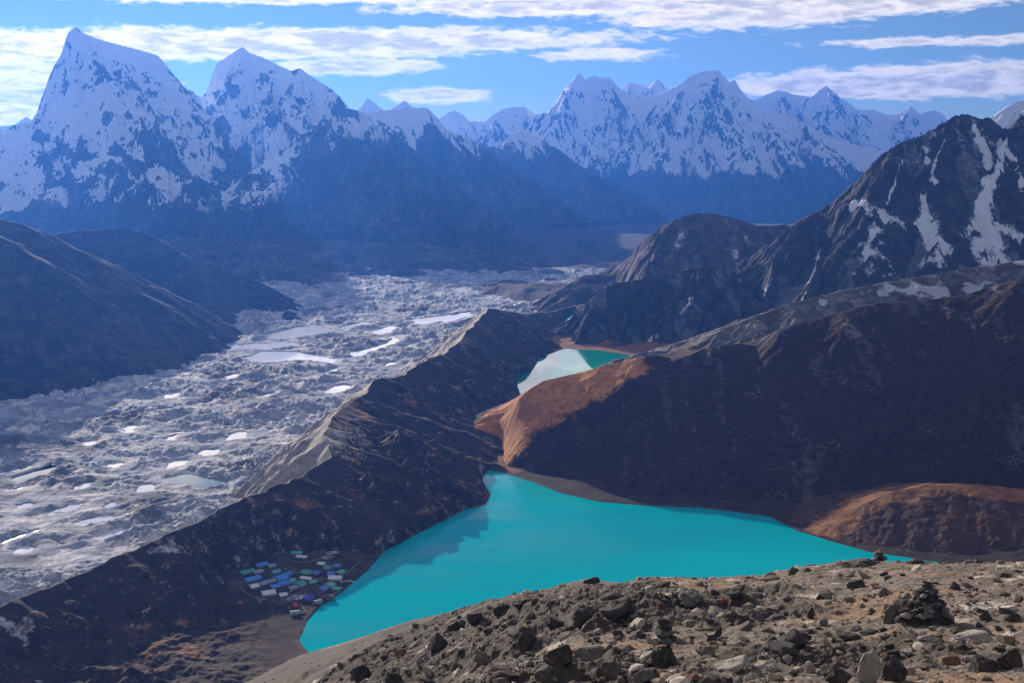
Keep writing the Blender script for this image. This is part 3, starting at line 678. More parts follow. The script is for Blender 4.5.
# distant ranges
F1 = pts([(425,125,16400),(438,119,16400),(453,110,16400),(462,114,16400),(469,121,16400),(484,122,16400),(500,110,16400),(512,107,16400),(525,107,16400),(532,112,16400),(539,114,16400),(547,113,16400),(555,104,16400),(563,90,16400),(570,82,16400),(580,73,16400),(585,78,16400),(588,80,16400),(592,75,16400),(600,78,16400),(609,77,16400),(616,84,16300),(624,92,16200),(640,96,16150),(655,97,16050),(668,90,16000),(684,81,15900),(692,75,15900),(699,72,15900),(709,71,15900),(718,70,15900),(724,76,15900),(728,82,15900),(733,79,15900),(740,88,15900),(745,95,15900),(761,110,15900),(778,113,15900),(796,118,15900),(808,125,15900),(819,132,15900),(843,142,15900),(882,151,15900),(930,170,15900),(1000,190,15900)])
F_sp = [(pts([(580,73,16400),(572,105,16000),(578,140,15400),(600,165,14900)]), 1.1, .8, 500), (pts([(609,77,16400),(618,110,15900),(640,135,15450),(650,165,14950)]), 1.1, .8, 500),
        (pts([(684,81,15900),(670,115,15450),(672,145,15050),(690,170,14500)]), 1.1, .8, 500), (pts([(718,70,15900),(716,105,15400),(700,140,14900),(720,175,14400)]), 1.1, .8, 500),
        (pts([(733,79,15900),(745,115,15450),(760,145,15050),(790,170,14600)]), 1.1, .8, 500), (pts([(525,107,16400),(530,135,16000),(545,160,15500)]), 1.0, .8, 500), (pts([(500,110,16400),(490,135,16000),(500,160,15500)]), 1.0, .8, 500),
        (pts([(796,118,15900),(815,145,15400),(850,170,14800)]), 1.0, .8, 500)]
frow = lambda a, b, n: np.linspace(a, b, n)
hill('snow_range', [(F1, 1.15, .75, 900)]+F_sp, -.14, .48, 1000, frow(12600, 17500, 480), M_SNOW, snow_masks(60, 420, 1.75, 170, 60., .02), cell=850, gamp=.15, sil=500, seed=171, rough=70, wob=100, wwl=1500, floor=-900, crest_keep=400,
     extra=lambda p, Z: Z+(60*(ridged(p.X, p.Y, 420, 5, .55, 175)-.42))*sstep(0, 300, p.D))
F2 = pts([(610,112,19200),(621,90,19200),(629,82,19200),(640,85,19200),(650,87,19200),(657,78,19200),(663,84,19200),(672,96,19200),(700,110,19200),(740,104,20000),(757,99,20800),(770,93,20800),(780,90,20800),(796,95,20800),(812,97,20800),(820,89,20800),(827,86,20800),(837,95,20800),(850,104,20800),(859,110,20800),(874,110,20800),(888,115,20800),(898,114,20800),(911,106.5,20800),(915,109,20800),(919,114,20800),(928,111,20800),(935,110,20800),(944,115,20800),(952,126,20800),(980,140,20800),(1040,150,20800)])
hill('snow_range', [(F2, 1.0, .7, 1200), (pts([(780,90,20800),(790,120,20100),(810,150,19500)]), 1, .8, 600), (pts([(827,86,20800),(850,120,20100),(860,150,19500)]), 1, .8, 600), (pts([(911,106,20800),(900,130,20200),(920,160,19500)]), 1, .8, 600)],
     .06, .52, 700, frow(18000, 22000, 300), M_SNOW, snow_masks(0, 300, 1.7, 180, 50., .04), cell=1000, gamp=.14, sil=500, seed=181, rough=80, wob=100, wwl=1800, floor=-1200, crest_keep=400)
F3 = pts([(335,135,14500),(350,122,14500),(358,108,14500),(368,98,14500),(376,104,14500),(386,112,14500),(394,108,14500),(400,103,14500),(404,100.5,14500),(410,105,14500),(420,114,14500),(450,140,14500)])
hill('sharp_peaks', [(F3, 1.3, .8, 700)], -.2, .0, 260, frow(13300, 15300, 110), M_SNOW, snow_masks(-300, 100, 1.8, 185, 50., .1), cell=700, gamp=.08, sil=500, seed=186, rough=25, wob=60, wwl=1200, floor=-500, crest_keep=400)
F4 = pts([(-150,120,15000),(-60,118,15000),(0,126,15000),(12,124,15000),(18,125,15000),(22,119,15000),(27,116,15000),(32,120,15000),(38,128,15000),(70,150,15000)])
hill('snow_peaks', [(F4, .9, .7, 700)], -.65, -.3, 300, frow(13600, 15800, 90), M_SNOW, snow_masks(-300, 100, 1.8, 187, 50., .1), cell=900, gamp=.07, seed=188, rough=25, wob=80, wwl=1200, floor=-500, crest_keep=400)
F5 = pts([(960,150,8000),(985,125,8000),(995,114,8000),(1008,106,8000),(1024,99,8000),(1060,75,8000),(1150,60,8000)])
hill('snow_peak', [(F5, .9, .75, 400)], .35, .7, 300, frow(6800, 8500, 140), M_SNOW, snow_masks(450, 800, 1.3, 189, 30.), cell=500, gamp=.1, sil=500, seed=190, rough=25, wob=50, wwl=700, floor=-500, crest_keep=200)
# ---- the near ridge the picture is taken from
FG_S = np.array([(-250,800,600,-.75),(0,760,600,-.72),(150,715,580,-.68),(230,690,560,-.64),(300,656,520,-.60),(330,648,480,-.585),(390,628,400,-.57),(450,612,340,-.56),(500,600,290,-.55),(545,590,260,-.545),(585,580,240,-.54),(622,584,225,-.535),(650,578,230,-.535),(700,579,230,-.53),(760,577,230,-.53),(800,568,230,-.53),(850,561.5,240,-.53),(900,563,220,-.53),(950,564,215,-.53),(1024,564,210,-.53),(1260,560,200,-.53)])
def fg_base(p):
    us = (FG_S[:, 0]-CXP)/FPX*hfac(FG_S[:, 1]); tc = tanz(FG_S[:, 1])
    U, Y = p.U, p.Y
    TC = np.interp(U, us, tc); YC = np.interp(U, us, FG_S[:, 2]); TN = np.interp(U, us, FG_S[:, 3])
    t = TC-(TC-TN)*(np.clip((YC-Y)/(YC-60), 0, 2))**1.7
    zn = CAMZ+Y*t
    e = np.maximum(Y-YC, 0); dz = np.where(e < 220, TC*e-.0012*e*e, TC*220-.0012*220**2+(TC-.528)*(e-220))
    return np.where(Y < YC, zn, CAMZ+YC*TC+dz), YC
fg = Patch(-.64, .64, 1360, np.concatenate([np.linspace(12, 55, 40, endpoint=False), np.linspace(55, 150, 330, endpoint=False), np.linspace(150, 320, 330, endpoint=False), np.geomspace(320, 1150, 190)]))
fg_r = Patch(.64, 4.5, 420, fg.y); fg_l = Patch(-4.5, -.64, 420, fg.y)
def fg_make(p):
    X, Y = p.X, p.Y
    Z, YC = fg_base(p)
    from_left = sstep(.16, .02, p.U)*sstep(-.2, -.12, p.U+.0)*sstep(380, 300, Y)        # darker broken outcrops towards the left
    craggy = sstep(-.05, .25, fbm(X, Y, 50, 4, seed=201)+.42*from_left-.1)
    kx, ky = PZ(568, 600, 492)[:2]; knoll = np.exp(-((X-kx)/9)**2-((Y-ky)/38)**2); craggy = craggy*(1-.95*knoll)
    nearcrest = np.exp(-((Y-YC)/50)**2)
    Z = Z+(2.2*(fbm(X, Y, 55, 3, seed=202))+.0)*(1-.6*nearcrest)
    Z = Z+craggy*(4.6*(ridged(X, Y, 20, 6, .6, 203)-.45))*(1-.55*nearcrest)
    Z = Z+.8*(ridged(X, Y, 7, 5, .6, 204)-.4)+.22*fbm(X, Y, 1.8, 3, .6, seed=205)*(Y < 300)
    p.Z = Z; p.S = p.slope(); p.craggy = craggy
    grass = np.clip(.3+1.1*fbm(X, Y, 22, 4, seed=206)-.35*craggy+.5*sstep(260, 420, Y), 0, 1)
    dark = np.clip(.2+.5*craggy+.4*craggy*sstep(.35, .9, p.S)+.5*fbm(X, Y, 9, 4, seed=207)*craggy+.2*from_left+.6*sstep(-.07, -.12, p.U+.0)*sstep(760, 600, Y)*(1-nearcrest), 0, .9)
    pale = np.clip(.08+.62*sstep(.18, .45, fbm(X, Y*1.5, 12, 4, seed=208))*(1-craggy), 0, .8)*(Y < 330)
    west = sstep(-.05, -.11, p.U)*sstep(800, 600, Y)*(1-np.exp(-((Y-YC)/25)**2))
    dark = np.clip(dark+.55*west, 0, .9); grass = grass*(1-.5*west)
    return grass, dark, pale
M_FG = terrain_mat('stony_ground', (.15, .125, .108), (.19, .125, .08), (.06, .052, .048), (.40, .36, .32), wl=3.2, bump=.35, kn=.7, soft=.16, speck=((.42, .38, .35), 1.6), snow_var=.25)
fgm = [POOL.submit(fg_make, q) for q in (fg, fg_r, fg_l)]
HP = {}
def px_ok(p, px):
    u = (px-CXP)/FPX; return p.u[0] < u < p.u[-1]
for j in JOBS:
    p_, n_, m_, k_, d_ = j.result(); p_.build(n_, m_, k_, drop=d_); HP[n_] = p_
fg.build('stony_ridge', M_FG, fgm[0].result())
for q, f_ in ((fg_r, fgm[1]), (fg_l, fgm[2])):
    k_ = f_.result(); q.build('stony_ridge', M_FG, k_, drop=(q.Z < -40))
# ================================================================== things
import bmesh
def tagt(o, label, cat, group=None):
    o['label'] = label; o['category'] = cat
    if group: o['group'] = group
    return o
def empty(name, loc, rz=0, label=None, cat=None, group=None):
    o = bpy.data.objects.new(name, None); C.objects.link(o); o.location = loc; o.rotation_euler = (0, 0, rz)
    o.empty_display_size = .5
    return tagt(o, label, cat, group) if label else o
def link(name, me, mat=None, parent=None, loc=None, rot=None, scale=None):
    if mat is not None and not me.materials: me.materials.append(mat)
    o = bpy.data.objects.new(name, me); C.objects.link(o)
    if parent: o.parent = parent
    if loc is not None: o.location = loc
    if rot is not None: o.rotation_euler = rot
    if scale is not None: o.scale = scale
    return o
def bm_mesh(bm, name, smooth=False):
    me = bpy.data.meshes.new(name); bm.normal_update()
    for f in bm.faces: f.smooth = smooth
    bm.to_mesh(me); bm.free(); return me
def rock_mat(name, a, b, c, sc=.9):
    t = NT(name); tc = t.new('ShaderNodeTexCoord').outputs['Object']; geo = t.new('ShaderNodeNewGeometry')
    n = t.noise(sc, 7, .65, tc, .5); n2 = t.noise(sc*6, 5, .6, tc)
    col = t.mix(t.ramp(n, .35, .65), a, b)
    col = t.mix(t.ramp(n2, .58, .7), col, c)
    h = t.math('ADD', n, t.math('MULTIPLY', n2, .4))
    bp = t.new('ShaderNodeBump', {'Strength': .9, 'Distance': .25, 'Height': h})
    p = t.new('ShaderNodeBsdfPrincipled', {'Base Color': col, 'Roughness': .9, 'Normal': bp.outputs[0], 'Specular IOR Level': .25})
    t.t.links.new(p.outputs[0], t.out.inputs[0]); return t.m
RM = {'dark': rock_mat('dark_rock', (.035, .033, .033), (.075, .07, .068), (.14, .13, .12)),
      'grey': rock_mat('grey_rock', (.11, .105, .10), (.19, .18, .17), (.30, .29, .27)),
      'pale': rock_mat('pale_rock', (.26, .24, .22), (.38, .36, .33), (.14, .13, .12)),
      'rusty': rock_mat('rusty_rock', (.16, .09, .055), (.24, .15, .09), (.10, .09, .085))}
def rock_mesh(seed, sub=3, ncut=14, flat=.75, rug=.10):
    r = np.random.RandomState(seed); bm = bmesh.new()
    bmesh.ops.create_icosphere(bm, subdivisions=sub, radius=1)
    V = np.array([v.co[:] for v in bm.verts]); V /= np.linalg.norm(V, axis=1)[:, None]
    nrm = r.normal(size=(ncut, 3)); nrm /= np.linalg.norm(nrm, axis=1)[:, None]
    dd = r.uniform(.42, .92, ncut)
    dt = V@nrm.T; rad = np.where(dt > .05, dd/np.maximum(dt, .05), 9).min(1); rad = np.minimum(rad, 1.05)
    a = V*2.3+seed*3.1
    nz = perlin(a[:, 0]+a[:, 2]*.7, a[:, 1]-a[:, 2]*.6, seed)+.5*perlin(a[:, 0]*2.6-a[:, 2], a[:, 1]*2.6+a[:, 2], seed+1)+.3*perlin(a[:, 0]*6, a[:, 1]*6+a[:, 2]*6, seed+2)
    P_ = V*(rad*(1+rug*nz))[:, None]; P_[:, 2] *= flat
    for v, q in zip(bm.verts, P_): v.co = q
    return bm_mesh(bm, 'rock')
PROTO = {}
def rock_proto(i, tone, kind='b'):
    k = (i, tone, kind)
    if k not in PROTO:
        if kind == 'b': me = rock_mesh(300+i, 4, 10+i % 5, .72, .11)
        elif kind == 's': me = rock_mesh(340+i, 2, 7, .8, .07)
        else: me = rock_mesh(380+i, 3, 9, 1.0, .08)
        me.materials.append(RM[tone]); PROTO[k] = me
    return PROTO[k]
def on_ridge(px, py, ymin=0):
    h = fg.hit(px, py, ymin)
    if h is None: h = fg.hit(px, py+3)
    return h
def put_rock(name, px, py, wpx, hpx, tone, label, cat='boulder', group=None, kind='b', tilt=None, deep=.28, prot=None):
    """rock whose foot meets the ridge at (px, py)"""
    x, y, z = on_ridge(px, py); m = y*math.sqrt(1+(x/y)**2)/FPX*1.02
    w, h = wpx*m/2, hpx*m
    i = prot if prot is not None else RND.randrange(9)
    o = link(name, rock_proto(i, tone, kind)); hh = h/(1.44*(1-deep)) if kind == 'b' else h/(2*(1-deep))
    o.scale = (w*1.08, w*RND.uniform(.75, 1.1), hh); o.location = (x, y+w*.3, z+hh*(.72 if kind == 'b' else 1)*(1-2*deep))
    o.rotation_euler = tilt or (RND.uniform(-.25, .25), RND.uniform(-.25, .25), RND.uniform(-.5, .5))
    tagt(o, label, cat, group); return o
# (px, foot py, width px, height px, tone, label)
BOULD = [
 (618,616,48,22,'dark','large dark jagged outcrop block on the near ridge just below the two walkers'),
 (586,622,36,17,'dark','dark outcrop block left of the largest block below the two walkers'),
 (553,627,26,14,'dark','dark broken block at the left end of the outcrop under the walkers'),
 (438,650,26,24,'dark','dark hooked boulder alone on the left slope of the near ridge'),
 (362,680,28,24,'dark','dark grey boulder lowest and farthest left on the near ridge'),
 (394,683,20,14,'dark','flat dark boulder right of the lowest leftmost boulder'),
 (458,630,22,12,'dark','dark block lowest in the rock rib that climbs to the left skyline'),
 (478,621,24,12,'dark','dark block in the middle of the rock rib on the left skyline'),
 (500,614,24,11,'dark','dark block second from the top of the rock rib on the left skyline'),
 (520,607,18,9,'dark','dark block at the top of the rock rib on the left skyline'),
 (527,648,34,24,'dark','tall dark block above the prayer flags'),
 (482,664,28,16,'grey','grey block left of the prayer flags'),
 (457,672,22,12,'dark','small dark block between the hooked boulder and the bottom edge'),
 (562,662,38,22,'dark','wide dark block right of the prayer flags'),
 (591,658,42,14,'grey','long grey slab leaning in the outcrop right of the prayer flags'),
 (614,676,28,24,'grey','rounded grey boulder left of the block that carries a small cairn'),
 (667,664,32,28,'dark','dark boulder carrying a small cairn of stacked stones'),
 (641,682,30,14,'grey','low grey rock at the foot of the block that carries a small cairn'),
 (735,670,50,13,'pale','long pale sunlit slab at the centre of the rubble field'),
 (773,672,20,8,'pale','small flat pale slab right of the long pale sunlit slab'),
 (797,644,28,16,'dark','rounded dark boulder behind the small flat pale slab'),
 (788,655,22,7,'dark','thin dark slab in front of the rounded dark boulder'),
 (708,656,26,13,'grey','grey block just left of and above the long pale sunlit slab'),
 (893,622,24,22,'grey','angular grey rock leaning at the left foot of the big cairn'),
 (906,620,10,12,'dark','small dark cube-like rock at the left foot of the big cairn'),
 (988,621,14,14,'dark','upright dark rock standing alone right of the big cairn'),
 (1014,621,20,8,'dark','flat dark rock at the right edge level with the foot of the big cairn'),
 (850,641,30,10,'dark','flat dark slab midway between the post stone and the big cairn'),
 (896,682,36,30,'dark','dark boulder right behind the tall pale standing slab'),
 (836,683,36,22,'dark','dark boulder left of the tall pale standing slab'),
 (985,672,34,22,'dark','left one of two dark boulders in the bottom right corner'),
 (1012,668,34,24,'dark','right one of two dark boulders in the bottom right corner'),
 (857,587,20,8,'dark','low dark rock near the skyline left of the big cairn'),
 (886,596,14,12,'grey','grey rock between the skyline cairn and the big cairn'),
 (865,566,46,8,'dark','long dark hump on the skyline under the skyline cairn'),
 (590,584,22,7,'dark','low dark rock on the skyline knoll above the walkers'),
 (735,596,26,10,'dark','dark block beside the walker with the blue backpack'),
 (692,602,38,13,'grey','broad grey outcrop left of the walker with the blue backpack'),
 (716,617,30,10,'grey','grey block below the walker with the blue backpack'),
 (955,590,10,12,'dark','short dark upright rock above the right shoulder of the big cairn'),
 (930,642,22,9,'pale','pale rock lying below the big cairn'),
 (975,640,40,8,'pale','long pale flat slab below and right of the big cairn'),
 (760,620,14,7,'grey','small grey rock left of the post-like standing stone'),
 (830,605,12,7,'pale','small pale rock up the slope right of the post-like standing stone'),
 (950,664,22,9,'rusty','rusty flat rock left of the dark boulder pair in the corner'),
 (690,682,24,10,'rusty','rusty rock at the bottom edge below the small cairn boulder'),
 (810,672,14,13,'pale','pale rough block left of the tall pale standing slab'),
 (420,664,16,9,'grey','small grey block below the dark hooked boulder'),
 (505,682,30,12,'dark','dark rock at the bottom edge under the prayer flags'),
 (760,598,16,7,'grey','grey rock on the ridge top between the blue backpack walker and the skyline bend'),
 (545,676,26,13,'grey','grey rock below the right end of the prayer flags')]
for k, (px, py, w, h, tone, lab) in enumerate(BOULD):
    put_rock('boulder', px, py, w*.9, h*.85, tone, lab, prot=k % 9, deep=.38)
# upright stones
def upright(px, py, wpx, hpx, tone, label, lean=0., prot=0, thick=.55):
    x, y, z = on_ridge(px, py); m = y/FPX
    o = link('standing_stone', rock_proto(prot, tone, 'u')); h = hpx*m
    o.scale = (wpx*m*.62, wpx*m*thick, h*.66); o.location = (x, y, z+h*.38); o.rotation_euler = (0, lean, .3)
    tagt(o, label, 'standing stone')
upright(870,683,24,38,'pale','tall pale pointed slab standing at the bottom edge of the rubble',.12,0,.35)
upright(810,618,7,13,'dark','dark post-like standing stone in the middle of the rubble field',0,1)
upright(718,638,6,13,'dark','thin dark stone leaning right above the long pale slab',.35,2)
# cairns: every stone a part
def cairn(px, py, wpx, hpx, n, label, tone=('dark','grey','dark','pale'), seed=1, z=None):
    x, y, zz = on_ridge(px, py) if z is None else z
    m = y/FPX; W_, H_ = wpx*m/2, hpx*m; r = random.Random(seed)
    root = empty('cairn', (x, y, zz-.05), 0, label, 'cairn')
    bm = bmesh.new(); bmesh.ops.create_cone(bm, cap_ends=True, segments=14, radius1=W_*.86, radius2=W_*.2, depth=H_*.86)
    for v in bm.verts: v.co += Vector((r.uniform(-.1, .1), r.uniform(-.1, .1), r.uniform(-.06, .06)))*W_
    link('core', bm_mesh(bm, 'core'), RM['dark'], root, (0, 0, H_*.42))
    for k in range(n):
        f = (k/(n-1))**1.15; rad = W_*(1-f)**.8*(.92+.1*r.random()) if f < .98 else 0
        a = k*2.399+r.random()*.5; s = (H_/n**.5)*(1.55-.6*f)*r.uniform(.75, 1.3)
        rr = rad*(r.uniform(.72, 1.0) if k % 4 else r.uniform(0, .6))
        o = link('stone', rock_proto(r.randrange(6), r.choice(tone), 's'), parent=root)
        o.location = (rr*math.cos(a), rr*math.sin(a), f*H_*.93+s*.1); o.scale = (s*1.25, s*1.0, s*.62)
        o.rotation_euler = (r.uniform(-.35, .35), r.uniform(-.35, .35), a)
    return root
cairn(925,622,56,46,96,'big conical cairn of piled dark stones right of centre on the near ridge', seed=3)
xb, yb, zb_ = on_ridge(665,664)
mb_ = yb/FPX
cairn(0,0,14,22,14,'small cairn of stacked stones on top of a dark boulder', ('grey','dark','pale'), 5, (xb-.1, yb+32*mb_*.15, zb_+26*mb_))
cairn(879,561,9,11,12,'little cairn standing on the skyline of the near ridge', ('dark','grey'), 8)
# loose stones, auto-labelled against the landmarks around them
MARK = [(925,615,'big cairn'),(667,655,'small cairn boulder'),(870,670,'tall pale standing slab'),(735,665,'long pale slab'),(810,614,'post-like standing stone'),(618,612,'outcrop below the walkers'),(797,640,'rounded dark boulder'),(520,660,'prayer flags'),(438,642,'dark hooked boulder'),(879,562,'skyline cairn'),(706,594,'blue backpack walker'),(988,616,'lone upright dark rock')]
used = set(); taken = [(b[0], b[1], b[2]) for b in BOULD]+[(925,615,60),(870,675,26)]
cnt = 0; tries = 0
WORD = {'dark': ['dark', 'blackish'], 'grey': ['grey', 'stone-grey'], 'pale': ['pale', 'whitish'], 'rusty': ['rusty', 'orange-brown']}
while cnt < 95 and tries < 4000:
    tries += 1
    px = RND.uniform(400, 1015) if RND.random() < .8 else RND.uniform(500, 1015); top = float(np.interp(px, FG_S[:, 0], FG_S[:, 1]))+5
    if top > 676: continue
    py = top+(682-top)*RND.random()**.75
    if any(abs(px-a) < (w/2+5) and abs(py-b) < 7 for a, b, w in taken): continue
    big = sstep(top, 683, py); w = RND.uniform(6, 10)+8*float(big)*RND.random(); h = w*RND.uniform(.4, .75)
    tone = RND.choices(['dark', 'grey', 'pale', 'rusty'], [4, 4, 2, .7])[0]
    mk = sorted(MARK, key=lambda q: math.hypot(q[0]-px, (q[1]-py)*1.6))[0]
    dx, dy = px-mk[0], (py-mk[1])*1.6
    d8 = ['right of', 'below and right of', 'straight below', 'below and left of', 'left of', 'above and left of', 'straight above', 'above and right of'][int(((math.degrees(math.atan2(dy, dx))+22.5) % 360)//45)]
    dist = math.hypot(dx, dy); dw = 'close by,' if dist < 32 else ('a little way' if dist < 65 else 'well')
    shp = 'flat' if h/w < .5 else ('blocky' if h/w < .62 else 'upright')
    sz = 'small' if w < 9.5 else 'mid-sized'
    key = (tone, dw, d8, mk[2])
    if key in used: continue
    used.add(key); taken.append((px, py, w)); cnt += 1
    put_rock('rock', px, py, w, h, tone, '%s %s %s rock %s %s the %s' % (sz, shp, tone, dw, d8, mk[2]), 'rock', 'loose rocks on the near ridge', 's' if w < 12 else 'b')
# rubble too small and too many to count: one object
def rubble():
    r = np.random.RandomState(12); N = 75000
    t_ = (1+5**.5)/2
    ico = np.array([(-1,t_,0),(1,t_,0),(-1,-t_,0),(1,-t_,0),(0,-1,t_),(0,1,t_),(0,-1,-t_),(0,1,-t_),(t_,0,-1),(t_,0,1),(-t_,0,-1),(-t_,0,1)])/1.9
    F = np.array([(0,11,5),(0,5,1),(0,1,7),(0,7,10),(0,10,11),(1,5,9),(5,11,4),(11,10,2),(10,7,6),(7,1,8),(3,9,4),(3,4,2),(3,2,6),(3,6,8),(3,8,9),(4,9,5),(2,4,11),(6,2,10),(8,6,7),(9,8,1)])
    y = 45*np.exp(r.uniform(0, math.log(430/45.), N)); u = r.uniform(-.34, .56, N)
    fi = np.interp(y, fg.y, np.arange(len(fg.y))); fj = (u-fg.u[0])/(fg.u[1]-fg.u[0])
    i = fi.astype(int); j = fj.astype(int); z = fg.Z[i, j]*(1-(fi-i))+fg.Z[np.minimum(i+1, len(fg.y)-1), j]*(fi-i)
    x = u*y
    dens = .35+.75*fbm(x, y, 14, 3, seed=221)+.5*fg.craggy[i, j]
    ppl = [on_ridge(a, b) for a, b in ((550.5,613.5),(558.5,610),(580.5,599),(587.5,602),(706,593),(722,606))]
    clear = np.min([np.hypot((x-q[0]), (y-q[1])*.35) for q in ppl], 0) > 3.2
    keep = clear & (r.random(N) < np.clip(dens, .08, 1)) & ~((y > 300) & (r.random(N) < .6)); x, y, z = x[keep], y[keep], z[keep]; n = len(x)
    s = np.clip(.07*(r.pareto(2.0, n)+1), .07, .9)*np.clip(y/110., .75, 1.35)
    sc = np.stack([s*r.uniform(.8, 1.6, n), s*r.uniform(.7, 1.2, n), s*r.uniform(.35, .8, n)], 1)
    a = r.uniform(0, 6.28, n); ca, sa = np.cos(a), np.sin(a); tl = r.normal(0, .3, n)
    V = ico[None]*(1+r.normal(0, .2, (n, 12, 1)))*sc[:, None, :]
    vx = V[..., 0]*ca[:, None]-V[..., 1]*sa[:, None]; vy = V[..., 0]*sa[:, None]+V[..., 1]*ca[:, None]; vz = V[..., 2]+vx*tl[:, None]
    co_ = np.stack([vx+x[:, None], vy+y[:, None], vz+(z+sc[:, 2]*.25)[:, None]], -1).reshape(-1, 3)
    q = (F[None]+(np.arange(n)*12)[:, None, None]).reshape(-1, 3)
    me = bpy.data.meshes.new('rubble'); mesh_from(me, co_, q, False)
    at = me.attributes.new('masks', 'FLOAT_COLOR', 'POINT'); v = np.ones((n*12, 4), F32)
    tone = np.repeat(r.random(n), 12); v[:, 0] = tone; at.data.foreach_set('color', v.ravel())
    t = NT('rubble_stone'); aa = t.new('ShaderNodeAttribute', attribute_name='masks').outputs['Color']
    sp_ = t.new('ShaderNodeSeparateColor', {0: aa}).outputs[0]
    rp = t.new('ShaderNodeValToRGB', {0: sp_}); cr = rp.color_ramp; cr.interpolation = 'CONSTANT'
    cols = [(0, (.05, .047, .046)), (.3, (.11, .092, .078)), (.55, (.18, .15, .125)), (.75, (.26, .20, .15)), (.86, (.40, .36, .31)), (.96, (.60, .56, .50))]
    cr.elements[0].color = (*cols[0][1], 1); cr.elements[1].position = cols[1][0]; cr.elements[1].color = (*cols[1][1], 1)
    for p_, c_ in cols[2:]:
        e = cr.elements.new(p_); e.color = (*c_, 1)
    nn = t.noise(2.5, 4, .6, t.new('ShaderNodeNewGeometry').outputs['Position'])
    col = t.mix(t.ramp(nn, .3, .7, 0, .45), rp.outputs[0], (.06, .055, .05))
    p = t.new('ShaderNodeBsdfPrincipled', {'Base Color': col, 'Roughness': .9, 'Specular IOR Level': .2})
    t.t.links.new(p.outputs[0], t.out.inputs[0]); me.materials.append(t.m)
    o = bpy.data.objects.new('rubble', me); C.objects.link(o); o['kind'] = 'stuff'
rubble()
print('rocks', cnt, time.time()-T0)
# ---- village on the lake shore
def box(bm, x0, x1, y0, y1, z0, z1):
    v = [bm.verts.new(c) for c in ((x0,y0,z0),(x1,y0,z0),(x1,y1,z0),(x0,y1,z0),(x0,y0,z1),(x1,y0,z1),(x1,y1,z1),(x0,y1,z1))]
    for f in ((0,3,2,1),(4,5,6,7),(0,1,5,4),(1,2,6,5),(2,3,7,6),(3,0,4,7)): bm.faces.new([v[i] for i in f])
VM = {'stone': plain_mat('dressed_stone', (.24, .22, .20), .9, .35, .6), 'white': plain_mat('whitewash', (.62, .62, .62), .8, .12, .5),
      'wood': plain_mat('painted_wood', (.10, .05, .03), .7, .3, 1), 'glass': plain_mat('dark_pane', (.03, .04, .05), .15, .2, 1),
      'green': plain_mat('green_sheet_roof', (.05, .30, .25), .55, .25, .4), 'blue': plain_mat('blue_sheet_roof', (.04, .19, .70), .5, .2, .4),
      'bright': plain_mat('bright_blue_sheet_roof', (.03, .26, .92), .5, .2, .4), 'slate': plain_mat('grey_blue_sheet_roof', (.22, .28, .42), .6, .25, .4),
      'teal': plain_mat('teal_sheet_roof', (.08, .40, .42), .55, .25, .4), 'pale': plain_mat('pale_sheet_roof', (.66, .70, .76), .6, .15, .4),
      'brown': plain_mat('slab_stone_roof', (.10, .075, .06), .85, .3, .6), 'royal': plain_mat('royal_blue_sheet_roof', (.05, .05, .8), .5, .2, .4),
      'red': plain_mat('red_tent_cloth', (.60, .03, .03), .7, .12, .8), 'yellow': plain_mat('yellow_cloth', (.6, .4, .05), .7, .1, .8),
      'orange': plain_mat('orange_tent_cloth', (.60, .14, .03), .7, .12, .8)}
_cache = {}
def mesh_cached(key, fn):
    if key not in _cache: _cache[key] = fn()
    return _cache[key]
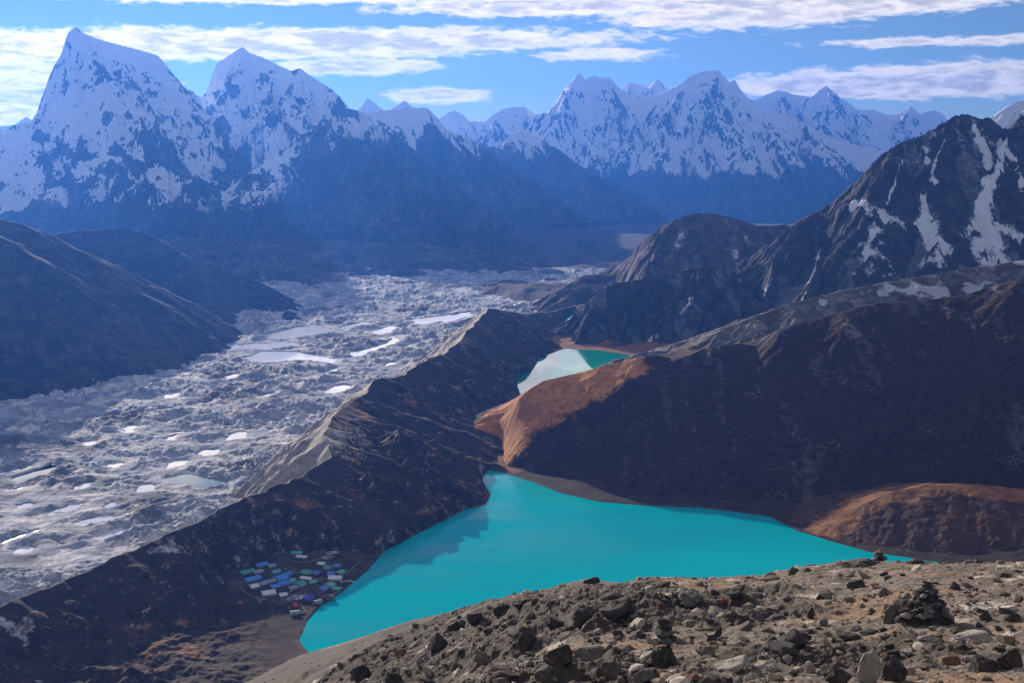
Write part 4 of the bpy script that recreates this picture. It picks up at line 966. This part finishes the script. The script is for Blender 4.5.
def house(px, py, lpx, wpx, ang, roof, label, wall='stone', hgt=2.7, stripe=None):
    h = g.hit(px, py+2); x, y, z = h; m = y/FPX
    L, Wd = lpx*m/2*.98, wpx*m/2*1.7
    root = empty('lodge' if L > 7 else 'house', (x, y, z-.3), math.radians(ang), label, 'lodge' if L > 7 else 'house', 'buildings of the lakeside village')
    rr = Wd*.32
    def walls():
        bm = bmesh.new()
        a = [(-L,-Wd),(L,-Wd),(L,Wd),(-L,Wd)]
        lo = [bm.verts.new((p[0], p[1], -1.5)) for p in a]; hi = [bm.verts.new((p[0], p[1], hgt)) for p in a]
        g0, g1 = bm.verts.new((-L, 0, hgt+rr)), bm.verts.new((L, 0, hgt+rr))
        bm.faces.new([lo[0],lo[1],hi[1],hi[0]]); bm.faces.new([lo[2],lo[3],hi[3],hi[2]])
        bm.faces.new([lo[1],lo[2],hi[2],g1,hi[1]]); bm.faces.new([lo[3],lo[0],hi[0],g0,hi[3]])
        bm.faces.new([hi[0],hi[1],g1,g0]); bm.faces.new([hi[2],hi[3],g0,g1]); bm.faces.new(lo[::-1])
        return bm_mesh(bm, 'wall')
    link('wall', walls(), VM[wall], root)
    bm = bmesh.new(); ov = .5; t = .12; k = rr/Wd
    for s in (-1, 1):
        q = [(-L-ov, s*(Wd+ov), hgt-ov*k+.06), (L+ov, s*(Wd+ov), hgt-ov*k+.06), (L+ov, 0, hgt+rr+.06), (-L-ov, 0, hgt+rr+.06)]
        lo = [bm.verts.new(c) for c in q]; hi = [bm.verts.new((c[0], c[1], c[2]+t)) for c in q]
        for i in range(4): bm.faces.new([lo[i], lo[(i+1) % 4], hi[(i+1) % 4], hi[i]])
        bm.faces.new(hi); bm.faces.new(lo[::-1])
    bmesh.ops.recalc_face_normals(bm, faces=bm.faces)
    link('roof', bm_mesh(bm, 'roof'), VM[roof], root)
    # windows and a door on the long side that faces the lake
    nwin = max(2, int(L/2.2))
    def wm():
        b = bmesh.new(); box(b, -.55, .55, -.06, .06, 0, 1.1); return bm_mesh(b, 'window')
    def pm():
        b = bmesh.new(); box(b, -.42, .42, -.09, .0, .12, .98); return bm_mesh(b, 'pane')
    wmesh = mesh_cached('w', wm); pmesh = mesh_cached('p', pm)
    for s in (-1, 1):
        for i in range(nwin):
            xx = -L+(i+.75)*(2*L/(nwin+.5))
            w_ = link('window', wmesh, VM['white'], root, (xx, s*(Wd+.04), 1.0), (0, 0, 0 if s < 0 else math.pi)); link('pane', pmesh, VM['glass'], w_)
    b = bmesh.new(); box(b, -.5, .5, -.08, .04, 0, 2.0); link('door', bm_mesh(b, 'door'), VM['wood'], root, (L*.82, -Wd-.03, .1))
    return root
HOUSES = [
 (247,571,15,6,38,'green','green-roofed long lodge at the left end of the village'),
 (261.5,564,13,6,42,'blue','blue-roofed lodge uppermost on the left side of the village'),
 (271.5,565,8,5,40,'slate','small grey-blue hut right of the uppermost blue lodge'),
 (252.5,578,17,6,38,'bright','long bright blue lodge below the green-roofed lodge on the left'),
 (254,585.5,9,6,35,'pale','pale-roofed house below the long bright blue lodge'),
 (267,581.5,19,5,40,'slate','long narrow grey-blue lodge in the middle left of the village'),
 (281,577,12,8,40,'bright','brightest blue lodge at the centre of the village'),
 (284,582.5,12,7,35,'blue','blue annex below the brightest blue lodge at the centre'),
 (268.5,592,14,7,25,'pale','white-walled lodge with a pale roof at the lower left of the village'),
 (291.5,580,7,5,60,'teal','small teal house right of the brightest blue lodge'),
 (300,583.5,10,8,55,'green','dark green house in the middle of the village'),
 (307.5,571.5,12,6,-20,'green','dark green-roofed house in the upper middle of the village'),
 (306.5,577.5,13,4,-18,'pale','narrow white-roofed building below the upper middle green house'),
 (329,567,8,6,-35,'green','green house at the upper right of the village'),
 (335.5,577,14,6,-5,'pale','largest pale building on the right side of the village'),
 (331,572.5,8,5,10,'blue','small blue house behind the largest pale building'),
 (341,571,7,4,55,'teal','small teal hut at the right shoulder of the largest pale building'),
 (330,584,8,6,60,'teal','teal house in front of the largest pale building'),
 (323,588,8,6,50,'blue','blue house lowest on the right side of the village'),
 (308.5,597,9,6,30,'royal','royal blue house by the shore below the village centre'),
 (297,552,12,4,-5,'teal','teal shed alone above the village'),
 (302,556,12,3.5,-12,'pale','low pale shed just below the lone teal shed'),
 (320,579,9,5,20,'brown','stone-roofed brown hut between the middle and right groups'),
 (328,596,12,4,-12,'brown','stone-roofed long brown byre near the right shore'),
 (294,571,9,5,-30,'brown','stone-roofed brown hut above the dark green house in the middle'),
 (276,571,9,5,38,'teal','teal hut above the brightest blue lodge'),
 (258,571,10,5,40,'slate','grey-blue hut between the green-roofed lodge and the uppermost blue lodge'),
 (275,585.5,9,5,35,'bright','bright blue shed wedged below the long narrow grey-blue lodge'),
 (288,573,8,5,40,'blue','blue hut at the upper right shoulder of the brightest blue lodge'),
 (293,587,9,5,35,'slate','grey-blue shed by the bend of the central yard wall'),
 (313,581,8,5,20,'teal','teal hut below the narrow white-roofed building'),
 (316,572,8,5,-15,'blue','blue hut to the right of the upper middle green house'),
 (322,563,8,4,-20,'pale','small pale-roofed hut up the slope left of the upper right green house'),
 (338,565,7,4,-30,'blue','small blue hut above the teal hut on the far right'),
 (262,597,8,5,25,'brown','stone-roofed byre below the white-walled lodge'),
 (318,601,8,4,25,'slate','grey-blue shed between the royal blue house and the shore wall'),
 (246,564.5,8,4,38,'brown','stone-roofed hut above the green-roofed lodge at the left end'),
 (283,594,8,5,30,'pale','whitewashed hut just left of the red tent yard'),
 (337,588,8,4,-10,'teal','teal shed closest to the water on the right side of the village'),
 (295,612,9,5,15,'slate','grey-blue shed at the southern tip of the village by the water')]
for h_ in HOUSES:
    house(*h_[:5], h_[5], h_[6], wall='white' if 'white-walled' in h_[6] or 'largest pale' in h_[6] else 'stone')
def tent_(px, py, wpx, mat, label):
    x, y, z = g.hit(px, py+1); m = y/FPX; w = wpx*m/2
    root = empty('tent', (x, y, z-.05), .5, label, 'tent', 'tents beside the village')
    bm = bmesh.new()
    n = 10; rows = []
    for j in range(n+1):
        t = j/n; r_ = []
        for i in range(9):
            a = math.pi*i/8; zz = math.sin(a)*w*.75*(1-.25*abs(2*t-1)**3); r_.append(bm.verts.new((math.cos(a)*w*.8, (t*2-1)*w*1.1, zz)))
        rows.append(r_)
    for j in range(n):
        for i in range(8): bm.faces.new([rows[j][i], rows[j+1][i], rows[j+1][i+1], rows[j][i+1]])
    bm.faces.new(rows[0]); bm.faces.new(rows[-1][::-1])
    bmesh.ops.recalc_face_normals(bm, faces=bm.faces)
    link('fly_sheet', bm_mesh(bm, 'fly_sheet', True), VM[mat], root)
    b = bmesh.new(); box(b, -w*.3, w*.3, -w*1.1-.06, -w*1.1-.02, 0, w*.55); link('door_flap', bm_mesh(b, 'door_flap'), VM['yellow'], root)
tent_(295.5,604.5,7,'red','large red tent below the village near the shore')
tent_(240,602,4.5,'orange','small orange-red tent alone left of the village')
tent_(254,562,3.5,'red','small red tent above the left end of the village')
# dry-stone walls
WALL_L = [
 ([(340,582.5),(356,582.5)], 'straight pale wall running to the shore on the right'),
 ([(281,600),(290,592),(300,588)], 'wall bent around the yard at the village centre'),
 ([(312,605),(322,598),(335,594),(343,588)], 'wall along the shore right of the royal blue house'),
 ([(288,606),(291,616),(306,613),(300,604)], 'wall around the small yard by the red tent'),
 ([(313,588),(318,594),(326,591),(316,585)], 'wall around the plot beside the lowest right blue house'),
 ([(346,575),(352,569),(360,562)], 'wall climbing the shore above the pale building'),
 ([(240,588),(246,594),(256,598),(262,604)], 'curved wall below the left end of the village'),
 ([(290,561),(304,563),(318,560),(326,556)], 'long wall across the slope above the village'),
 ([(316,552),(326,550),(336,549)], 'pale wall at the top right above the village')]
for L_, lab in WALL_L:
    Q = [g.hit(a, b) for a, b in L_]; bm = bmesh.new(); pr = None; r = random.Random(4)
    P3 = []
    for a, b in zip(Q[:-1], Q[1:]):
        n = max(2, int(math.hypot(b[0]-a[0], b[1]-a[1])/1.5))
        for i in range(n): P3.append((a[0]+(b[0]-a[0])*i/n, a[1]+(b[1]-a[1])*i/n))
    P3.append(Q[-1][:2]); P3 = [(x, y, g.zat(x, y)) for x, y in P3]
    x0, y0, z0 = P3[0]
    for i, (x, y, z) in enumerate(P3):
        a = P3[max(0, i-1)]; b = P3[min(len(P3)-1, i+1)]; dx, dy = b[0]-a[0], b[1]-a[1]; n = math.hypot(dx, dy); nx, ny = -dy/n*.5, dx/n*.5
        hh = 1.3+r.uniform(-.15, .15); c = (x-x0+r.uniform(-.1, .1), y-y0+r.uniform(-.1, .1), z-z0)
        ring = [bm.verts.new((c[0]+s*nx*w_, c[1]+s*ny*w_, c[2]+hz)) for s, hz, w_ in ((1, -.5, 1.1), (1, hh, .7), (-1, hh, .7), (-1, -.5, 1.1))]
        if pr:
            for k in range(4): bm.faces.new([pr[k], pr[(k+1) % 4], ring[(k+1) % 4], ring[k]])
        else: bm.faces.new(ring[::-1])
        pr = ring
    bm.faces.new(pr); bmesh.ops.recalc_face_normals(bm, faces=bm.faces)
    o = link('stone_wall', bm_mesh(bm, 'stone_wall'), VM['white'] if 'pale' in lab.split()[:2] else VM['stone'], loc=(x0, y0, z0)); tagt(o, lab, 'stone wall')
# yard paving at the village centre
# ---- people
SK = {n: plain_mat(n, c, .8, .15, 4) for n, c in {'dark_jacket': (.03, .03, .045), 'grey_jacket': (.08, .08, .09), 'red_jacket': (.5, .05, .04), 'trousers': (.04, .035, .035), 'skin': (.42, .25, .17), 'hair': (.015, .012, .01), 'blue_pack': (.03, .2, .6), 'brown_jacket': (.12, .07, .05)}.items()}
def person(px, py, rz, jacket, label, pack=None, stride=.18, sit=False, hpx=None):
    x, y, z = on_ridge(px, py)
    root = empty('person', (x, y, z), rz, label, 'person', None)
    dz = -.42 if sit else 0
    if sit:
        J = {'pel': (0, 0, .48), 'che': (0, .08, .92), 'nec': (0, .12, 1.06), 'hd': (0, .13, 1.22), 'kl': (-.12, .45, .52), 'kr': (.13, .43, .5), 'fl': (-.13, .5, .08), 'fr': (.14, .48, .08)}
    else:
        J = {'pel': (0, 0, .92), 'che': (0, .03, 1.32), 'nec': (0, .04, 1.48), 'hd': (0, .05, 1.64), 'kl': (-.11, .12+stride*.5, .5), 'kr': (.11, .05-stride*.4, .5), 'fl': (-.12, stride, .08), 'fr': (.12, -stride-.05, .1)}
    J['tl'] = (J['fl'][0], J['fl'][1]+.16, .05); J['tr'] = (J['fr'][0], J['fr'][1]+.16, .05)
    c = J['che']
    J.update(sl=(-.19, c[1], c[2]+.06), sr=(.19, c[1], c[2]+.06), el=(-.27, c[1]-.02, c[2]-.22), er=(.27, c[1]+.02, c[2]-.22), hl=(-.24, c[1]+.2, c[2]-.4), hr=(.24, c[1]+.22, c[2]-.36), hil=(-.1, 0, J['pel'][2]-.05), hir=(.1, 0, J['pel'][2]-.05), top=(J['hd'][0], J['hd'][1], J['hd'][2]+.08))
    E = [('pel','che'),('che','nec'),('nec','hd'),('hd','top'),('che','sl'),('sl','el'),('el','hl'),('che','sr'),('sr','er'),('er','hr'),('pel','hil'),('hil','kl'),('kl','fl'),('fl','tl'),('pel','hir'),('hir','kr'),('kr','fr'),('fr','tr')]
    R = dict(pel=.155, che=.17, nec=.06, hd=.105, top=.085, sl=.075, sr=.075, el=.055, er=.055, hl=.04, hr=.04, hil=.1, hir=.1, kl=.07, kr=.07, fl=.05, fr=.05, tl=.045, tr=.045)
    names = list(J); me = bpy.data.meshes.new('body'); me.from_pydata([J[n] for n in names], [(names.index(a), names.index(b)) for a, b in E], [])
    o = link('body', me, None, root); o.data.materials.append(SK[jacket]); o.data.materials.append(SK['trousers']); o.data.materials.append(SK['skin'])
    sm = o.modifiers.new('skin', 'SKIN')
    for i, n in enumerate(names):
        sv = me.skin_vertices[0].data[i] if me.skin_vertices else None
        if sv: sv.radius = (R[n], R[n]*.85); sv.use_root = (n == 'pel')
    o.modifiers.new('sub', 'SUBSURF').render_levels = 1; o.modifiers['sub'].levels = 1
    dg = bpy.context.evaluated_depsgraph_get(); ev = o.evaluated_get(dg); m2 = bpy.data.meshes.new_from_object(ev)
    o.modifiers.clear(); o.data = m2
    if len(m2.materials) < 3:
        m2.materials.clear()
        for k in (jacket, 'trousers', 'skin'): m2.materials.append(SK[k])
    for p_ in m2.polygons:
        cz = p_.center
        hand = any((Vector(J[n])-cz).length < .075 for n in ('hl', 'hr'))
        p_.material_index = 2 if (cz.z > J['nec'][2]-.01 or hand) else (1 if (cz.z < J['pel'][2]-.02 and abs(cz.x) < .26) else 0); p_.use_smooth = True
    bm = bmesh.new(); bmesh.ops.create_icosphere(bm, subdivisions=2, radius=.125)
    for v in bm.verts:
        v.co.z *= 1.0
        if v.co.z < -.02 and v.co.y > -.02: v.co *= .75
    hd = J['hd']; link('hair', bm_mesh(bm, 'hair', True), SK['hair'], root, (hd[0], hd[1]-.02, hd[2]+.06))
    if pack:
        bm = bmesh.new(); bmesh.ops.create_cube(bm, size=1); bmesh.ops.bevel(bm, geom=bm.edges[:], offset=.15, segments=2, affect='EDGES')
        b = link('backpack', bm_mesh(bm, 'backpack', True), SK[pack], None, (x, y, z)); b.parent = root; b.location = (0, c[1]-.26, c[2]-.02); b.scale = (.36, .26, .6)
    return root
person(550.5,613.5,-.4,'dark_jacket','left one of two dark-clothed walkers on the pale knoll of the near ridge')
person(558.5,610,.3,'dark_jacket','right one of two dark-clothed walkers on the pale knoll of the near ridge', pack='dark_jacket')
person(580.5,599,.2,'brown_jacket','farther walker in brown on the knoll above the outcrop')
person(587.5,602,-2.6,'grey_jacket','walker in grey facing the camera on the knoll above the outcrop')
person(706,593,.3,'dark_jacket','walker wearing a bright blue backpack near the ridge skyline', pack='blue_pack')
person(722,606,-.7,'red_jacket','seated person in a red jacket on the rubble below the blue backpack walker', sit=True)
# ---- string of prayer flags
fx = on_ridge(510, 664); gx_ = on_ridge(543, 671); hx_ = on_ridge(519, 682)
root = empty('prayer_flags', fx, 0, 'string of small blue and white prayer flags tied over the rocks at the bottom edge', 'prayer flags')
def cord(a, b, sag, n, cols):
    a, b = Vector(a), Vector(b); prev = None; bm = bmesh.new(); pts_ = []
    for i in range(25):
        t = i/24; p = a.lerp(b, t); p.z += -sag*4*t*(1-t)+.9; pts_.append(p-Vector(fx))
    for i, p in enumerate(pts_):
        ring = [bm.verts.new(p+Vector((0, .02*math.cos(k*2.09), .02*math.sin(k*2.09)))) for k in range(3)]
        if prev:
            for k in range(3): bm.faces.new([prev[k], prev[(k+1) % 3], ring[(k+1) % 3], ring[k]])
        prev = ring
    link('cord', bm_mesh(bm, 'cord'), VM['white'], root)
    d = (b-a).normalized()
    for j in range(n):
        t = (j+.5)/n; i = t*24; p = pts_[int(i)]; bm = bmesh.new(); w, h = .15, .36
        q = []
        for r_ in range(4):
            for s in (-1, 1): q.append(bm.verts.new(p+d*(s*w)+Vector((0, .06*math.sin(r_*1.7+j), -h*r_/3))))
        for r_ in range(3): bm.faces.new([q[r_*2], q[r_*2+1], q[r_*2+3], q[r_*2+2]])
        me = bm_mesh(bm, 'flag'); o = link('flag', me, VM[cols[j % len(cols)]], root)
        sf = o.modifiers.new('thick', 'SOLIDIFY'); sf.thickness = .01
cord(fx, gx_, .3, 9, ['bright', 'white', 'white', 'bright', 'white']); cord(fx, hx_, .2, 5, ['bright', 'white', 'yellow'])
print('done', time.time()-T0)
